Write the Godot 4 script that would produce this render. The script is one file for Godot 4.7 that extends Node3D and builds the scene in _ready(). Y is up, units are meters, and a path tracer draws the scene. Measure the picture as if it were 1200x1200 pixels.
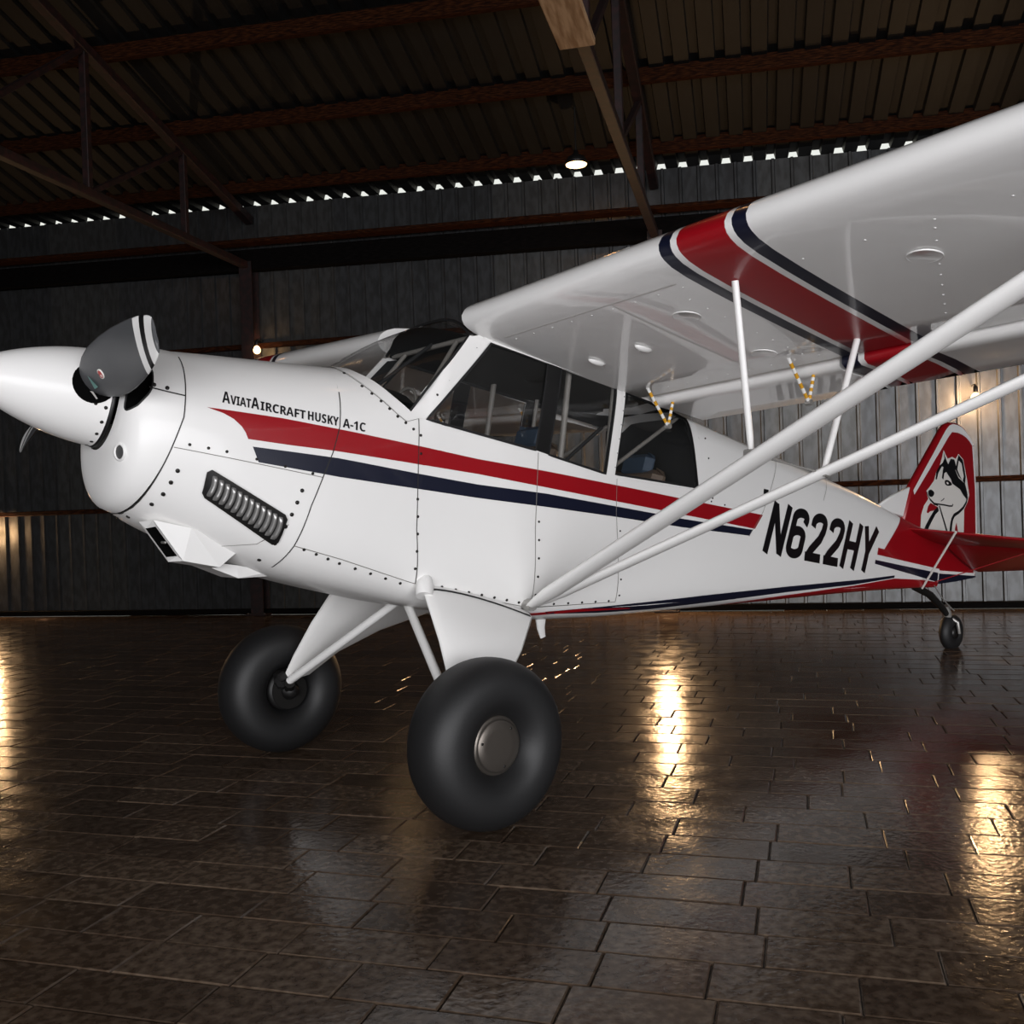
extends Node3D

# ------------------------------------------------------------------ helpers
const FLAT := 0xFFFFFFFF
var rng := RandomNumberGenerator.new()
var mats := {}
var plane: Node3D          # the airplane root
var hangar := Transform3D()  # x along the back wall, y up, z into the room

class Mb:
	var st := SurfaceTool.new()
	var n := 0
	func _init() -> void:
		st.begin(Mesh.PRIMITIVE_TRIANGLES)
	func tri(a: Vector3, b: Vector3, c: Vector3, g := 0xFFFFFFFF) -> void:
		st.set_smooth_group(g)
		st.add_vertex(a)
		st.add_vertex(b)
		st.add_vertex(c)
		n += 3
	func quad(a: Vector3, b: Vector3, c: Vector3, d: Vector3, g := 0xFFFFFFFF) -> void:
		tri(a, b, c, g)
		tri(a, c, d, g)
	func fan(p: Array, flip := false) -> void:
		for i in range(1, p.size() - 1):
			if flip:
				tri(p[0], p[i + 1], p[i])
			else:
				tri(p[0], p[i], p[i + 1])
	# rows of points joined into a surface
	func grid(rows: Array, closed := false, g := 1) -> void:
		for i in rows.size() - 1:
			var a: Array = rows[i]
			var b: Array = rows[i + 1]
			var m := a.size()
			for j in (m if closed else m - 1):
				var k := (j + 1) % m
				quad(a[j], b[j], b[k], a[k], g)
	func box(c: Vector3, s: Vector3, ch := 0.0, basis := Basis()) -> void:
		var h := s * 0.5
		var k := minf(ch, minf(h.x, minf(h.y, h.z)) * 0.9)
		var P := func(x: float, y: float, z: float) -> Vector3: return c + basis * Vector3(x, y, z)
		if k <= 0.0:
			for ax in 3:
				for sg in [-1.0, 1.0]:
					var q := []
					for uv in [[-1, -1], [1, -1], [1, 1], [-1, 1]]:
						var w := Vector3()
						w[ax] = sg * h[ax]
						w[(ax + 1) % 3] = uv[0] * h[(ax + 1) % 3]
						w[(ax + 2) % 3] = uv[1] * h[(ax + 2) % 3]
						q.append(c + basis * w)
					if sg > 0.0:
						quad(q[0], q[3], q[2], q[1])
					else:
						quad(q[0], q[1], q[2], q[3])
			return
		# chamfered along the long edges: rings along x
		var rings := []
		for e in [[-h.x, k], [-h.x + k, 0.0], [h.x - k, 0.0], [h.x, k]]:
			var i: float = e[1]
			var y := h.y - i
			var z := h.z - i
			rings.append([P.call(e[0], y - k, z), P.call(e[0], y, z - k), P.call(e[0], y, -z + k), P.call(e[0], y - k, -z), P.call(e[0], -y + k, -z), P.call(e[0], -y, -z + k), P.call(e[0], -y, z - k), P.call(e[0], -y + k, z)])
		grid(rings, true, 0xFFFFFFFF)
		fan(rings[0], true)
		fan(rings[3])
	# a tube through points; squash flattens it along the given direction
	func tube(pts: Array, radii: Array, seg := 12, caps := true, flat_dir := Vector3.ZERO, squash := 1.0) -> void:
		var rings := []
		var up := Vector3.UP
		for i in pts.size():
			var d: Vector3 = (pts[mini(i + 1, pts.size() - 1)] - pts[maxi(i - 1, 0)]).normalized()
			if flat_dir != Vector3.ZERO:
				up = flat_dir
			elif i == 0:
				up = Vector3.UP if absf(d.y) < 0.9 else Vector3.RIGHT
			var x := up.cross(d).normalized()
			var y := d.cross(x).normalized()
			if flat_dir == Vector3.ZERO:
				up = y
			var r := []
			for j in seg:
				var t := TAU * j / seg
				r.append(pts[i] + (x * cos(t) * squash + y * sin(t)) * float(radii[mini(i, radii.size() - 1)]))
			rings.append(r)
		grid(rings, true, 1)
		if caps:
			fan(rings[0], true)
			fan(rings[-1])
	# profile [[r, h], ...] turned about an axis
	func lathe(o: Vector3, axis: Vector3, prof: Array, seg := 24, g := 1) -> void:
		var x := axis.cross(Vector3.UP if absf(axis.y) < 0.9 else Vector3.RIGHT).normalized()
		var y := axis.cross(x).normalized()
		var rows := []
		for p in prof:
			var r := []
			for j in seg:
				var t := TAU * j / seg
				r.append(o + axis * float(p[1]) + (x * cos(t) + y * sin(t)) * float(p[0]))
			rows.append(r)
		grid(rows, true, g)
	func done() -> ArrayMesh:
		st.generate_normals()
		return st.commit()

func mat(called: String, c: Color, rough := 0.5, metal := 0.0, spec := 0.5) -> StandardMaterial3D:
	if mats.has(called):
		return mats[called]
	var m := StandardMaterial3D.new()
	m.resource_name = called
	m.albedo_color = c
	m.roughness = rough
	m.metallic = metal
	m.metallic_specular = spec
	m.cull_mode = BaseMaterial3D.CULL_DISABLED
	mats[called] = m
	return m

func rgb8(r: float, g: float, b: float) -> Color:
	return Color(r / 255.0, g / 255.0, b / 255.0)

func noise_tex(freq: float, oct: int, seed_: int, size := 512, as_normal := false, strength := 4.0, ramp: Gradient = null, kind := FastNoiseLite.TYPE_SIMPLEX_SMOOTH) -> NoiseTexture2D:
	var f := FastNoiseLite.new()
	f.noise_type = kind
	f.seed = seed_
	f.frequency = freq
	f.fractal_octaves = oct
	var t := NoiseTexture2D.new()
	t.width = size
	t.height = size
	t.seamless = true
	t.noise = f
	t.as_normal_map = as_normal
	t.bump_strength = strength
	if ramp:
		t.color_ramp = ramp
	return t

func ramp2(a: Color, b: Color, lo := 0.3, hi := 0.7) -> Gradient:
	var g := Gradient.new()
	g.offsets = PackedFloat32Array([lo, hi])
	g.colors = PackedColorArray([a, b])
	return g

func put(called: String, mesh: Mesh, m: Material, parent: Node, kind := "") -> MeshInstance3D:
	var o := MeshInstance3D.new()
	o.name = called
	o.mesh = mesh
	o.material_override = m
	parent.add_child(o, true)
	if kind:
		o.set_meta("kind", kind)
	return o

func node(called: String, parent: Node, at := Transform3D()) -> Node3D:
	var o := Node3D.new()
	o.name = called
	o.transform = at
	parent.add_child(o, true)
	return o

func tag(o: Node, label: String, category: String, group := "", kind := "") -> Node:
	o.set_meta("label", label)
	o.set_meta("category", category)
	if group:
		o.set_meta("group", group)
	if kind:
		o.set_meta("kind", kind)
	return o

func H(s: float, y: float, t: float) -> Vector3:
	return hangar * Vector3(s, y, t)

# ------------------------------------------------------------------ fuselage surface
# station u: top, bottom, half width, middle height, exponents above and below the middle
const TAB := [
	[-1.33, 1.735, 1.085, .350, 1.43, 2.2, 2.2], [-1.23, 1.752, 1.04, .372, 1.42, 2.3, 2.3], [-0.95, 1.79, .96, .400, 1.40, 2.5, 2.6], [-0.60, 1.838, .885, .412, 1.38, 2.7, 3.2],
	[-0.20, 1.90, .845, .402, 1.40, 3.6, 4.0], [-0.08, 2.16, .836, .397, 1.41, 6.0, 4.5], [0.10, 2.20, .83, .392, 1.42, 8.0, 5.0], [0.55, 2.19, .82, .385, 1.45, 9.0, 5.0], [1.05, 2.17, .862, .375, 1.46, 9.0, 5.0],
	[1.65, 2.075, .945, .345, 1.48, 7.0, 5.0], [2.60, 2.022, 1.080, .262, 1.53, 5.0, 5.0], [3.60, 1.960, 1.225, .165, 1.58, 4.5, 5.0], [4.40, 1.870, 1.330, .085, 1.60, 4.0, 4.5], [5.00, 1.80, 1.400, .040, 1.60, 4.0, 4.0]]
var sec_cache := {}

func slope(k: int, j: int) -> float:
	var last := TAB.size() - 1
	if k == 0 or k == last:
		var q := maxi(k, 1)
		return (TAB[q][j] - TAB[q - 1][j]) / (TAB[q][0] - TAB[q - 1][0])
	var a: float = (TAB[k][j] - TAB[k - 1][j]) / (TAB[k][0] - TAB[k - 1][0])
	var b: float = (TAB[k + 1][j] - TAB[k][j]) / (TAB[k + 1][0] - TAB[k][0])
	return 2.0 * a * b / (a + b) if a * b > 0.0 else 0.0

func sec(u: float) -> PackedFloat32Array:
	var key := roundi(u * 4000.0)
	if sec_cache.has(key):
		return sec_cache[key]
	u = clampf(u, TAB[0][0], TAB[-1][0])
	var i := 0
	while i < TAB.size() - 2 and u > TAB[i + 1][0]:
		i += 1
	var h: float = TAB[i + 1][0] - TAB[i][0]
	var t: float = (u - TAB[i][0]) / h
	var out := PackedFloat32Array()
	for j in range(1, 7):
		out.append((2 * t * t * t - 3 * t * t + 1) * TAB[i][j] + (t * t * t - 2 * t * t + t) * h * slope(i, j) + (-2 * t * t * t + 3 * t * t) * TAB[i + 1][j] + (t * t * t - t * t) * h * slope(i + 1, j))
	sec_cache[key] = out
	return out

func surf0(u: float, th: float) -> Vector3:
	var k := sec(u)
	var s := sin(th)
	var c := maxf(cos(th), 0.0)
	var n := k[4] if s > 0.0 else k[5]
	var rho := pow(pow(absf(s), n) + pow(c, n), -1.0 / n)
	return Vector3(u, k[3] + ((k[0] - k[3]) if s > 0.0 else (k[3] - k[1])) * s * rho, k[2] * c * rho)

func normal_at(u: float, th: float) -> Vector3:
	var e := 0.012
	var a := surf0(u + e, th) - surf0(u - e, th)
	var lo := maxf(th - e, -PI / 2)
	var hi := minf(th + e, PI / 2)
	var b := surf0(u, hi) - surf0(u, lo)
	var nn := a.cross(b)
	return nn.normalized() if nn.length() > 1e-9 else Vector3(0, signf(th), 0)

func surf(u: float, th: float, off := 0.0, side := 1.0) -> Array:
	var p := surf0(u, th)
	var n := normal_at(u, th)
	if n.dot(Vector3(0, p.y - 1.4, p.z)) < 0.0:
		n = -n
	p += n * off
	return [Vector3(p.x, p.y, p.z * side), Vector3(n.x, n.y, n.z * side)]

func theta(u: float, v: float) -> float:
	var k := sec(u)
	var up := v > k[3]
	var h := (k[0] - k[3]) if up else (k[3] - k[1])
	var a := absf(v - k[3]) / h
	if a >= 1.0:
		return PI / 2 if up else -PI / 2
	var n := k[4] if up else k[5]
	var z := pow(1.0 - pow(a, n), 1.0 / n)
	return atan2(a, z) * (1.0 if up else -1.0)

func on_side(u: float, v: float, off := 0.0, side := 1.0) -> Vector3:
	return surf(u, theta(u, v), off, side)[0]

func dense(p: Array, step := 0.04, closed := true) -> Array:
	var out := []
	for i in (p.size() if closed else p.size() - 1):
		var a: Vector2 = Vector2(p[i][0], p[i][1])
		var b: Vector2 = Vector2(p[(i + 1) % p.size()][0], p[(i + 1) % p.size()][1])
		var n := maxi(1, ceili(a.distance_to(b) / step)) if absf(a.y) < 50 or absf(b.y) < 50 else maxi(1, ceili(absf(a.x - b.x) / step))
		if absf(a.y) > 50 and absf(b.y) < 50 or absf(b.y) > 50 and absf(a.y) < 50:
			n = 1
		for j in n:
			out.append(a.lerp(b, float(j) / n))
	if not closed:
		out.append(Vector2(p[-1][0], p[-1][1]))
	return out

# polygon given as [u, v] (v 99 = top of the section, -99 = its bottom) laid on the fuselage surface
func skin(poly: Array, holes: Array, off: float, side: float, m: Material, called: String, parent: Node, du := 0.06, dt := 0.12) -> MeshInstance3D:
	var conv := func(q: Array) -> PackedVector2Array:
		var r := PackedVector2Array()
		for p in dense(q):
			r.append(Vector2(p.x, clampf(theta(p.x, p.y), -PI / 2, PI / 2)))
		return r
	var P: PackedVector2Array = conv.call(poly)
	var Hs := []
	for h in holes:
		Hs.append(conv.call(h))
	return put(called, lay(P, Hs, func(q: Vector2) -> Array: return surf(q.x, q.y, off, side), du, dt), m, parent)

func lay(P: PackedVector2Array, Hs: Array, f: Callable, du: float, dt: float) -> ArrayMesh:
	var lo := P[0]
	var hi := P[0]
	for q in P:
		lo = lo.min(q)
		hi = hi.max(q)
	var V := PackedVector3Array()
	var N := PackedVector3Array()
	var nu := maxi(1, ceili((hi.x - lo.x) / du))
	var nt := maxi(1, ceili((hi.y - lo.y) / dt))
	var su := (hi.x - lo.x) / nu
	var sv := (hi.y - lo.y) / nt
	for i in nu:
		var x0 := lo.x + su * i
		var col := PackedVector2Array([Vector2(x0, lo.y - .01), Vector2(x0 + su, lo.y - .01), Vector2(x0 + su, hi.y + .01), Vector2(x0, hi.y + .01)])
		for strip in Geometry2D.intersect_polygons(P, col):
			for j in nt:
				var y0 := lo.y + sv * j
				var cell := PackedVector2Array([Vector2(x0 - 1, y0), Vector2(x0 + su + 1, y0), Vector2(x0 + su + 1, y0 + sv), Vector2(x0 - 1, y0 + sv)])
				var pieces: Array = Geometry2D.intersect_polygons(strip, cell)
				for h in Hs:
					var rest := []
					for pc in pieces:
						rest.append_array(Geometry2D.clip_polygons(pc, h))
					pieces = rest
				for pc in pieces:
					var ix := Geometry2D.triangulate_polygon(pc)
					for k in ix:
						var r: Array = f.call(pc[k])
						V.append(r[0])
						N.append(r[1])
	var arr := []
	arr.resize(Mesh.ARRAY_MAX)
	arr[Mesh.ARRAY_VERTEX] = V
	arr[Mesh.ARRAY_NORMAL] = N
	# wind every triangle so that its front looks along its normals
	for k in range(0, V.size(), 3):
		if (V[k + 1] - V[k]).cross(V[k + 2] - V[k]).dot(N[k]) > 0.0:
			var tv := V[k + 1]
			V[k + 1] = V[k + 2]
			V[k + 2] = tv
			var tn := N[k + 1]
			N[k + 1] = N[k + 2]
			N[k + 2] = tn
	arr[Mesh.ARRAY_VERTEX] = V
	arr[Mesh.ARRAY_NORMAL] = N
	var am := ArrayMesh.new()
	am.add_surface_from_arrays(Mesh.PRIMITIVE_TRIANGLES, arr)
	return am

# a strip of even width along a line on the fuselage
func ribbon(mb: Mb, line: Array, width: float, off := 0.002, side := 1.0, closed := false, step := 0.03) -> void:
	var pts := dense(line, step, closed)
	var L := []
	var R := []
	var n := pts.size()
	for i in n:
		var p: Vector2 = pts[i]
		var a: Vector2 = pts[(i - 1 + n) % n] if closed else pts[maxi(i - 1, 0)]
		var b: Vector2 = pts[(i + 1) % n] if closed else pts[mini(i + 1, n - 1)]
		var q := surf(p.x, theta(p.x, p.y), off, side)
		var t: Vector3 = on_side(b.x, b.y, 0, side) - on_side(a.x, a.y, 0, side)
		var w: Vector3 = t.cross(q[1]).normalized() * width * 0.5
		L.append(q[0] + w)
		R.append(q[0] - w)
	if closed:
		L.append(L[0])
		R.append(R[0])
	mb.grid([L, R], false, FLAT)

func seams(called: String, lines: Array, width: float, m: Material, parent: Node, side := 1.0) -> void:
	for l in lines:
		var mb := Mb.new()
		ribbon(mb, l, width, 0.0022, side)
		put(called, mb.done(), m, parent)

func screws(lines: Array, gap: float, parent: Node, radius := 0.0058, side := 1.0) -> void:
	var mb := Mb.new()
	for l in lines:
		var pts := dense(l, gap, false)
		for p in pts:
			var q := surf(p.x, theta(p.x, p.y), 0.0, side)
			mb.lathe(q[0], q[1], [[radius, -.001], [radius, .003], [radius * .6, .0045], [0.0001, .0045]], 8)
	put("screw_heads", mb.done(), mats["screw"], parent, "stuff")

# ------------------------------------------------------------------ wing
const FOIL_UP := [[0, 0], [.006, .019], [.0125, .028], [.025, .040], [.05, .055], [.1, .072], [.18, .085], [.28, .088], [.4, .083], [.5, .074], [.6, .062], [.7, .047], [.76, .038]]
const FOIL_LO := [[.004, -.012], [.0125, -.021], [.025, -.027], [.05, -.033], [.1, -.036], [.2, -.035], [.3, -.032], [.45, -.026], [.6, -.019], [.728, -.012]]
const FLAP := [[.765, .030], [.80, .031], [.87, .019], [.94, .009], [1.0, .001], [.94, -.004], [.87, -.010], [.80, -.020], [.77, -.024], [.752, -.018], [.748, -.002], [.753, .018]]

func wing_pt(x: float, y: float, z: float) -> Vector3:
	var a := absf(z)
	var dz := .045 * (a - .38)
	var le := Vector2(-.03, 2.175 + dz)
	var te := Vector2(1.62, 2.035 + dz)
	var tipk := 1.0 - pow(maxf(0.0, (a - 4.9) / .52), 2.4) if a > 4.9 else 1.0
	tipk = maxf(tipk, .06)
	var c := te - le
	var n := Vector2(-c.y, c.x).normalized()
	var xx := .5 + (x - .5) * tipk
	var p := le + c * xx + n * c.length() * y * sqrt(tipk)
	return Vector3(p.x, p.y, z)

func wing_lower(u: float, z: float, off := 0.0) -> Vector3:
	var x := (u + .03) / 1.65
	var y := 0.0
	for i in FOIL_LO.size() - 1:
		if x >= FOIL_LO[i][0]:
			var k: float = clampf((x - FOIL_LO[i][0]) / (FOIL_LO[i + 1][0] - FOIL_LO[i][0]), 0, 1)
			y = lerpf(FOIL_LO[i][1], FOIL_LO[i + 1][1], k)
	return wing_pt(x, y, z) - Vector3(0, off, 0)

func foil_loft(outline: Array, zs: Array, caps: Array, drop := Vector2.ZERO, ang := 0.0, piv := Vector2.ZERO) -> ArrayMesh:
	var mb := Mb.new()
	var rows := []
	for z in zs:
		var r := []
		for p in outline:
			var q := Vector2(p[0], p[1])
			q = (q - piv).rotated(ang) + piv + drop
			r.append(wing_pt(q.x, q.y, z))
		rows.append(r)
	mb.grid(rows, true, 1)
	if caps[0]:
		mb.fan(rows[0])
	if caps[1]:
		mb.fan(rows[-1], true)
	return mb.done()

func wing_outline() -> Array:
	var o := []
	for i in range(FOIL_UP.size() - 1, -1, -1):
		o.append(FOIL_UP[i])
	for p in FOIL_LO:
		o.append(p)
	return o

func spread(a: float, b: float, n: int) -> Array:
	var r := []
	for i in n + 1:
		r.append(lerpf(a, b, float(i) / n))
	return r

func make_wing(side: float) -> void:
	var w := put("wing", foil_loft(wing_outline(), spread(.365 * side, 1.57 * side, 6), [true, false]), mats["white_wing"], plane)
	var o := wing_outline()
	var bands := [[1.57, 1.625, "navy"], [1.625, 1.655, "white"], [1.655, 1.87, "red"], [1.87, 1.90, "white"], [1.90, 1.96, "navy"]]
	for b in bands:
		put("stripe_" + {"navy": "blue", "white": "white", "red": "red"}[b[2]], foil_loft(o, [b[0] * side, b[1] * side], [false, false]), mats["white_wing" if b[2] == "white" else b[2]], w)
	put("outer_panel", foil_loft(o, spread(1.96 * side, 4.9 * side, 8) + [5.05 * side, 5.2 * side, 5.32 * side, 5.4 * side], [false, true]), mats["white_wing"], w)
	# flap inside the stripe, aileron outside it
	var drop := Vector2(.013, -.003)
	put("flap", foil_loft(FLAP, spread(.40 * side, 1.52 * side, 6), [true, true], drop, -.015, Vector2(.77, 0)), mats["white_wing"], w)
	var au := put("aileron", foil_loft(FLAP, spread(1.96 * side, 4.6 * side, 6), [true, true], Vector2(0, -.004), -.02, Vector2(.77, 0)), mats["white_wing"], w)
	for b in bands:
		var z0: float = b[0]
		if b[2] == "navy" and z0 < 1.6:
			z0 = 1.545
		put("stripe_" + {"navy": "blue", "white": "white", "red": "red"}[b[2]], foil_loft(FLAP, [z0 * side, b[1] * side], [z0 < 1.56, false], Vector2(0, -.004), -.02, Vector2(.77, 0)), mats["white_wing" if b[2] == "white" else b[2]], w)
	# skin details on the underside
	var line := Mb.new()
	for l in [[[.16, .46], [.16, 1.5]], [[1.17, .42], [1.17, 1.52]], [[.17, 1.15], [1.1, 1.15]]]:
		var L := []
		var R := []
		for i in 13:
			var k := i / 12.0
			var p := wing_lower(lerpf(l[0][0], l[1][0], k), lerpf(l[0][1], l[1][1], k) * side, .0022)
			var ofs := Vector3(.0035, 0, 0) if l[0][0] == l[1][0] else Vector3(0, 0, .0035)
			L.append(p - ofs)
			R.append(p + ofs)
		line.grid([L, R], false, FLAT)
	put("skin_seam", line.done(), mats["seam_pale"], w)
	var dots := Mb.new()
	for l in [[.2, .5, .2, 1.5, 9], [1.1, .5, 1.1, 1.5, 9], [.3, 1.45, 1.05, 1.45, 8], [.30, 2.45, .95, 2.15, 9], [.25, 2.95, .25, 2.0, 5]]:
		for i in int(l[4]):
			var k: float = i / (float(l[4]) - 1.0)
			var p := wing_lower(lerpf(l[0], l[2], k), lerpf(l[1], l[3], k) * side)
			dots.lathe(p, Vector3.DOWN, [[.0055, -.002], [.0045, .001], [.0025, .002], [.0001, .0024]], 8)
	put("rivet_heads", dots.done(), mats["white_wing"], w, "stuff")
	for c in [[.46, 2.33], [.86, 2.62], [.42, 1.33], [.95, 1.32]]:
		var ring := Mb.new()
		ring.lathe(wing_lower(c[0], c[1] * side, .001), Vector3.DOWN, [[.060, -.002], [.060, .0015], [.058, .003], [.056, .0015], [.055, .0006], [.0001, .0006]], 28)
		put("inspection_cover", ring.done(), mats["white_wing"], w)
	for c in [[.62, .60], [.60, .92]]:
		var bl := Mb.new()
		var rows := []
		for i in 7:
			var a := PI * i / 6.0
			var r := []
			for j in 12:
				var t := TAU * j / 12
				r.append(wing_lower(c[0], c[1] * side) + Vector3(cos(a) * .055, -.004 - sin(a) * .02 * maxf(0.0, sin(t)) + .004, sin(a) * .022 * cos(t)))
			rows.append(r)
		bl.grid(rows, true, 1)
		put("pulley_blister", bl.done(), mats["white_wing"], w)
	# striped hinge brackets of the flap
	for z in [.52, 1.37]:
		var top1 := wing_lower(1.06, z * side)
		var top2 := wing_lower(1.26, z * side)
		var tip := Vector3(1.235, top1.y - .165, z * side)
		var wm := Mb.new()
		var ym := Mb.new()
		for e in [top1, top2]:
			for i in 9:
				var tgt := wm if i % 2 == 0 else ym
				tgt.tube([e.lerp(tip, i / 9.0), e.lerp(tip, (i + 1) / 9.0)], [.0085], 8, true)
		var br := put("flap_bracket", wm.done(), mats["white_wing"], w)
		put("yellow_band", ym.done(), mats["yellow"], br)
		var kn := Mb.new()
		kn.lathe(tip + Vector3(0, 0, -.014), Vector3.BACK, [[.0001, 0], [.014, 0], [.014, .028], [.0001, .028]], 10, FLAT)
		put("pivot_bolt", kn.done(), mats["steel"], br)

func strut(called: String, a: Vector3, b: Vector3, r: float, squash: float) -> Node3D:
	var mb := Mb.new()
	var d := b - a
	mb.tube([a, a + d * .03, a + d * .06, b], [r * .35, r * .75, r, r], 16, true, Vector3(1, 0, 0).slide(d.normalized()).normalized(), squash)
	return put(called, mb.done(), mats["white"], plane)

# ------------------------------------------------------------------ fuselage
const FW := [[-.585, 99], [-.597, 1.689], [-.601, 1.538], [-.622, 1.426], [-.654, 1.315], [-.685, 1.198], [-.71, 1.03], [-.735, .94], [-.75, -99]]
const BOWL := [[-1.235, 99], [-1.235, 1.70], [-1.235, 1.55], [-1.235, 1.45], [-1.256, 1.35], [-1.277, 1.25], [-1.298, 1.15], [-1.313, 1.08], [-1.320, -99]]
const LOW := [[-.71, 1.03], [-.495, 1.0], [-.14, .94], [.05, .915], [.58, .887], [1.15, .965], [1.76, 1.055]]
const WSB := [[-.5, 99], [-.487, 1.84], [-.47, 1.815], [-.412, 1.78], [-.341, 1.726], [-.262, 1.676]]

func rev(a: Array) -> Array:
	var b := a.duplicate()
	b.reverse()
	return b

func bowl_pt(q: Vector2, off := 0.0, side := 1.0) -> Vector3:
	var a := surf0(-1.23, q.x)
	var o := surf0(-1.235 - .21 * maxf(0.0, 1.45 - a.y), q.x)
	var inner := Vector3(-1.425, 1.515 + .2 * sin(q.x), .2 * cos(q.x))
	var g := pow(q.y, .9)
	var r := minf(q.y, 1.0)
	var p := Vector3(lerpf(o.x, inner.x, sqrt(maxf(0.0, 1.0 - pow(r, 2.6)))), lerpf(inner.y, o.y, g), lerpf(inner.z, o.z, g))
	return Vector3(p.x + off, p.y, p.z * side)

func bowl_sn(q: Vector2, off := 0.0, side := 1.0) -> Array:
	var e := .02
	var a := bowl_pt(Vector2(minf(q.x + e, PI / 2), q.y)) - bowl_pt(Vector2(maxf(q.x - e, -PI / 2), q.y))
	var b := bowl_pt(Vector2(q.x, minf(q.y + e, .995))) - bowl_pt(Vector2(q.x, maxf(minf(q.y, .995) - 2 * e, 0.0)))
	var n := a.cross(b).normalized()
	var p := bowl_pt(q)
	if n.dot(p - Vector3(-1.0, 1.45, 0)) < 0.0:
		n = -n
	p += n * off
	return [Vector3(p.x, p.y, p.z * side), Vector3(n.x, n.y, n.z * side)]

func make_nose() -> void:
	var white: Material = mats["white"]
	var inlet := [[.12, .345], [.30, .36], [.50, .54], [.66, .74], [.585, .83], [.46, .84], [.27, .83], [.1, .72], [-.03, .62], [-.2, .32]]
	var ip := PackedVector2Array()
	for p in inlet:
		ip.append(Vector2(p[0], p[1]) if false else Vector2(p[0] * .95 + .05, p[1]))
	# smooth the inlet outline
	for k in 2:
		var s := PackedVector2Array()
		for i in ip.size():
			var a := ip[i]
			var b := ip[(i + 1) % ip.size()]
			s.append(a.lerp(b, .25))
			s.append(a.lerp(b, .75))
		ip = s
	var bowl := node("nose_bowl", plane)
	for side in [1.0, -1.0]:
		var full := PackedVector2Array([Vector2(-PI / 2, 0), Vector2(PI / 2, 0), Vector2(PI / 2, 1), Vector2(-PI / 2, 1)])
		put("bowl_half", lay(full, [ip], func(q: Vector2) -> Array: return bowl_sn(q, 0, side), .1, .06), white, bowl)
		# the recess behind the inlet
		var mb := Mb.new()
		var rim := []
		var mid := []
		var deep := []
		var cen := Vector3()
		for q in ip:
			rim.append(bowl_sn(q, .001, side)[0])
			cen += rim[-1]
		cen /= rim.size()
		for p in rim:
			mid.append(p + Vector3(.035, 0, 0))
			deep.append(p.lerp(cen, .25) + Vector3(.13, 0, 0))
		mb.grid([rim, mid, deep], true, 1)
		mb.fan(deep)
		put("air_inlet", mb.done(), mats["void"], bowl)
		var bz := Mb.new()
		var lp := []
		for i in rim.size() + 1:
			lp.append(rim[i % rim.size()])
		bz.tube(lp, [.004], 6, false)
		put("inlet_lip", bz.done(), mats["rubber"], bowl)
	# landing-light like round port
	var port := bowl_sn(Vector2(-.60, .55), 0.0, 1.0)
	var pm := Mb.new()
	pm.lathe(port[0], port[1], [[.034, -.004], [.034, .004], [.027, .005], [.026, -.002]], 24)
	put("port_rim", pm.done(), white, bowl)
	pm = Mb.new()
	pm.lathe(port[0], port[1], [[.026, .0], [.0001, .001]], 24)
	put("port_hole", pm.done(), mats["dark_grey"], bowl)
	# horizontal split of the bowl with two screws
	var sl := Mb.new()
	var L := []
	var R := []
	for i in 9:
		var q := bowl_sn(Vector2(.34, .80 + .2 * i / 8.0), .002)
		L.append(q[0] + Vector3(0, .0025, 0))
		R.append(q[0] - Vector3(0, .0025, 0))
	sl.grid([L, R], false, FLAT)
	put("seam_line", sl.done(), mats["seam"], bowl)
	var sc := Mb.new()
	for t in [.85, .95]:
		var q := bowl_sn(Vector2(.385, t), 0)
		sc.lathe(q[0], q[1], [[.008, -.001], [.008, .003], [.0001, .004]], 8)
	put("screw_heads", sc.done(), mats["screw"], bowl, "stuff")
	# spinner
	var sp := Mb.new()
	var prof := []
	for i in 25:
		var k := i / 24.0
		prof.append([maxf(.0005, .188 * pow(1.0 - pow(k, 1.75), .78)), k * .50])
	sp.lathe(Vector3(-1.447, 1.515, 0), Vector3.LEFT, prof, 48)
	var spin := put("spinner", sp.done(), white, plane)
	sp = Mb.new()
	sp.lathe(Vector3(-1.43, 1.515, 0), Vector3.LEFT, [[.0001, 0], [.186, 0], [.192, .004], [.192, .012], [.186, .017]], 48)
	put("back_plate", sp.done(), mats["black"], spin)
	sc = Mb.new()
	for i in 20:
		var a := TAU * i / 20
		var rd := Vector3(0, sin(a), cos(a))
		sc.lathe(Vector3(-1.462, 1.515, 0) + rd * .187, rd, [[.007, -.001], [.007, .002], [.0001, .003]], 8)
	for a in [-.02, -.27]:
		var rd := Vector3(0, sin(a), cos(a))
		sc.lathe(Vector3(-1.50, 1.515, 0) + rd * .184, rd, [[.007, -.001], [.007, .002], [.0001, .003]], 8)
	put("screw_heads", sc.done(), mats["screw"], spin, "stuff")

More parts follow.
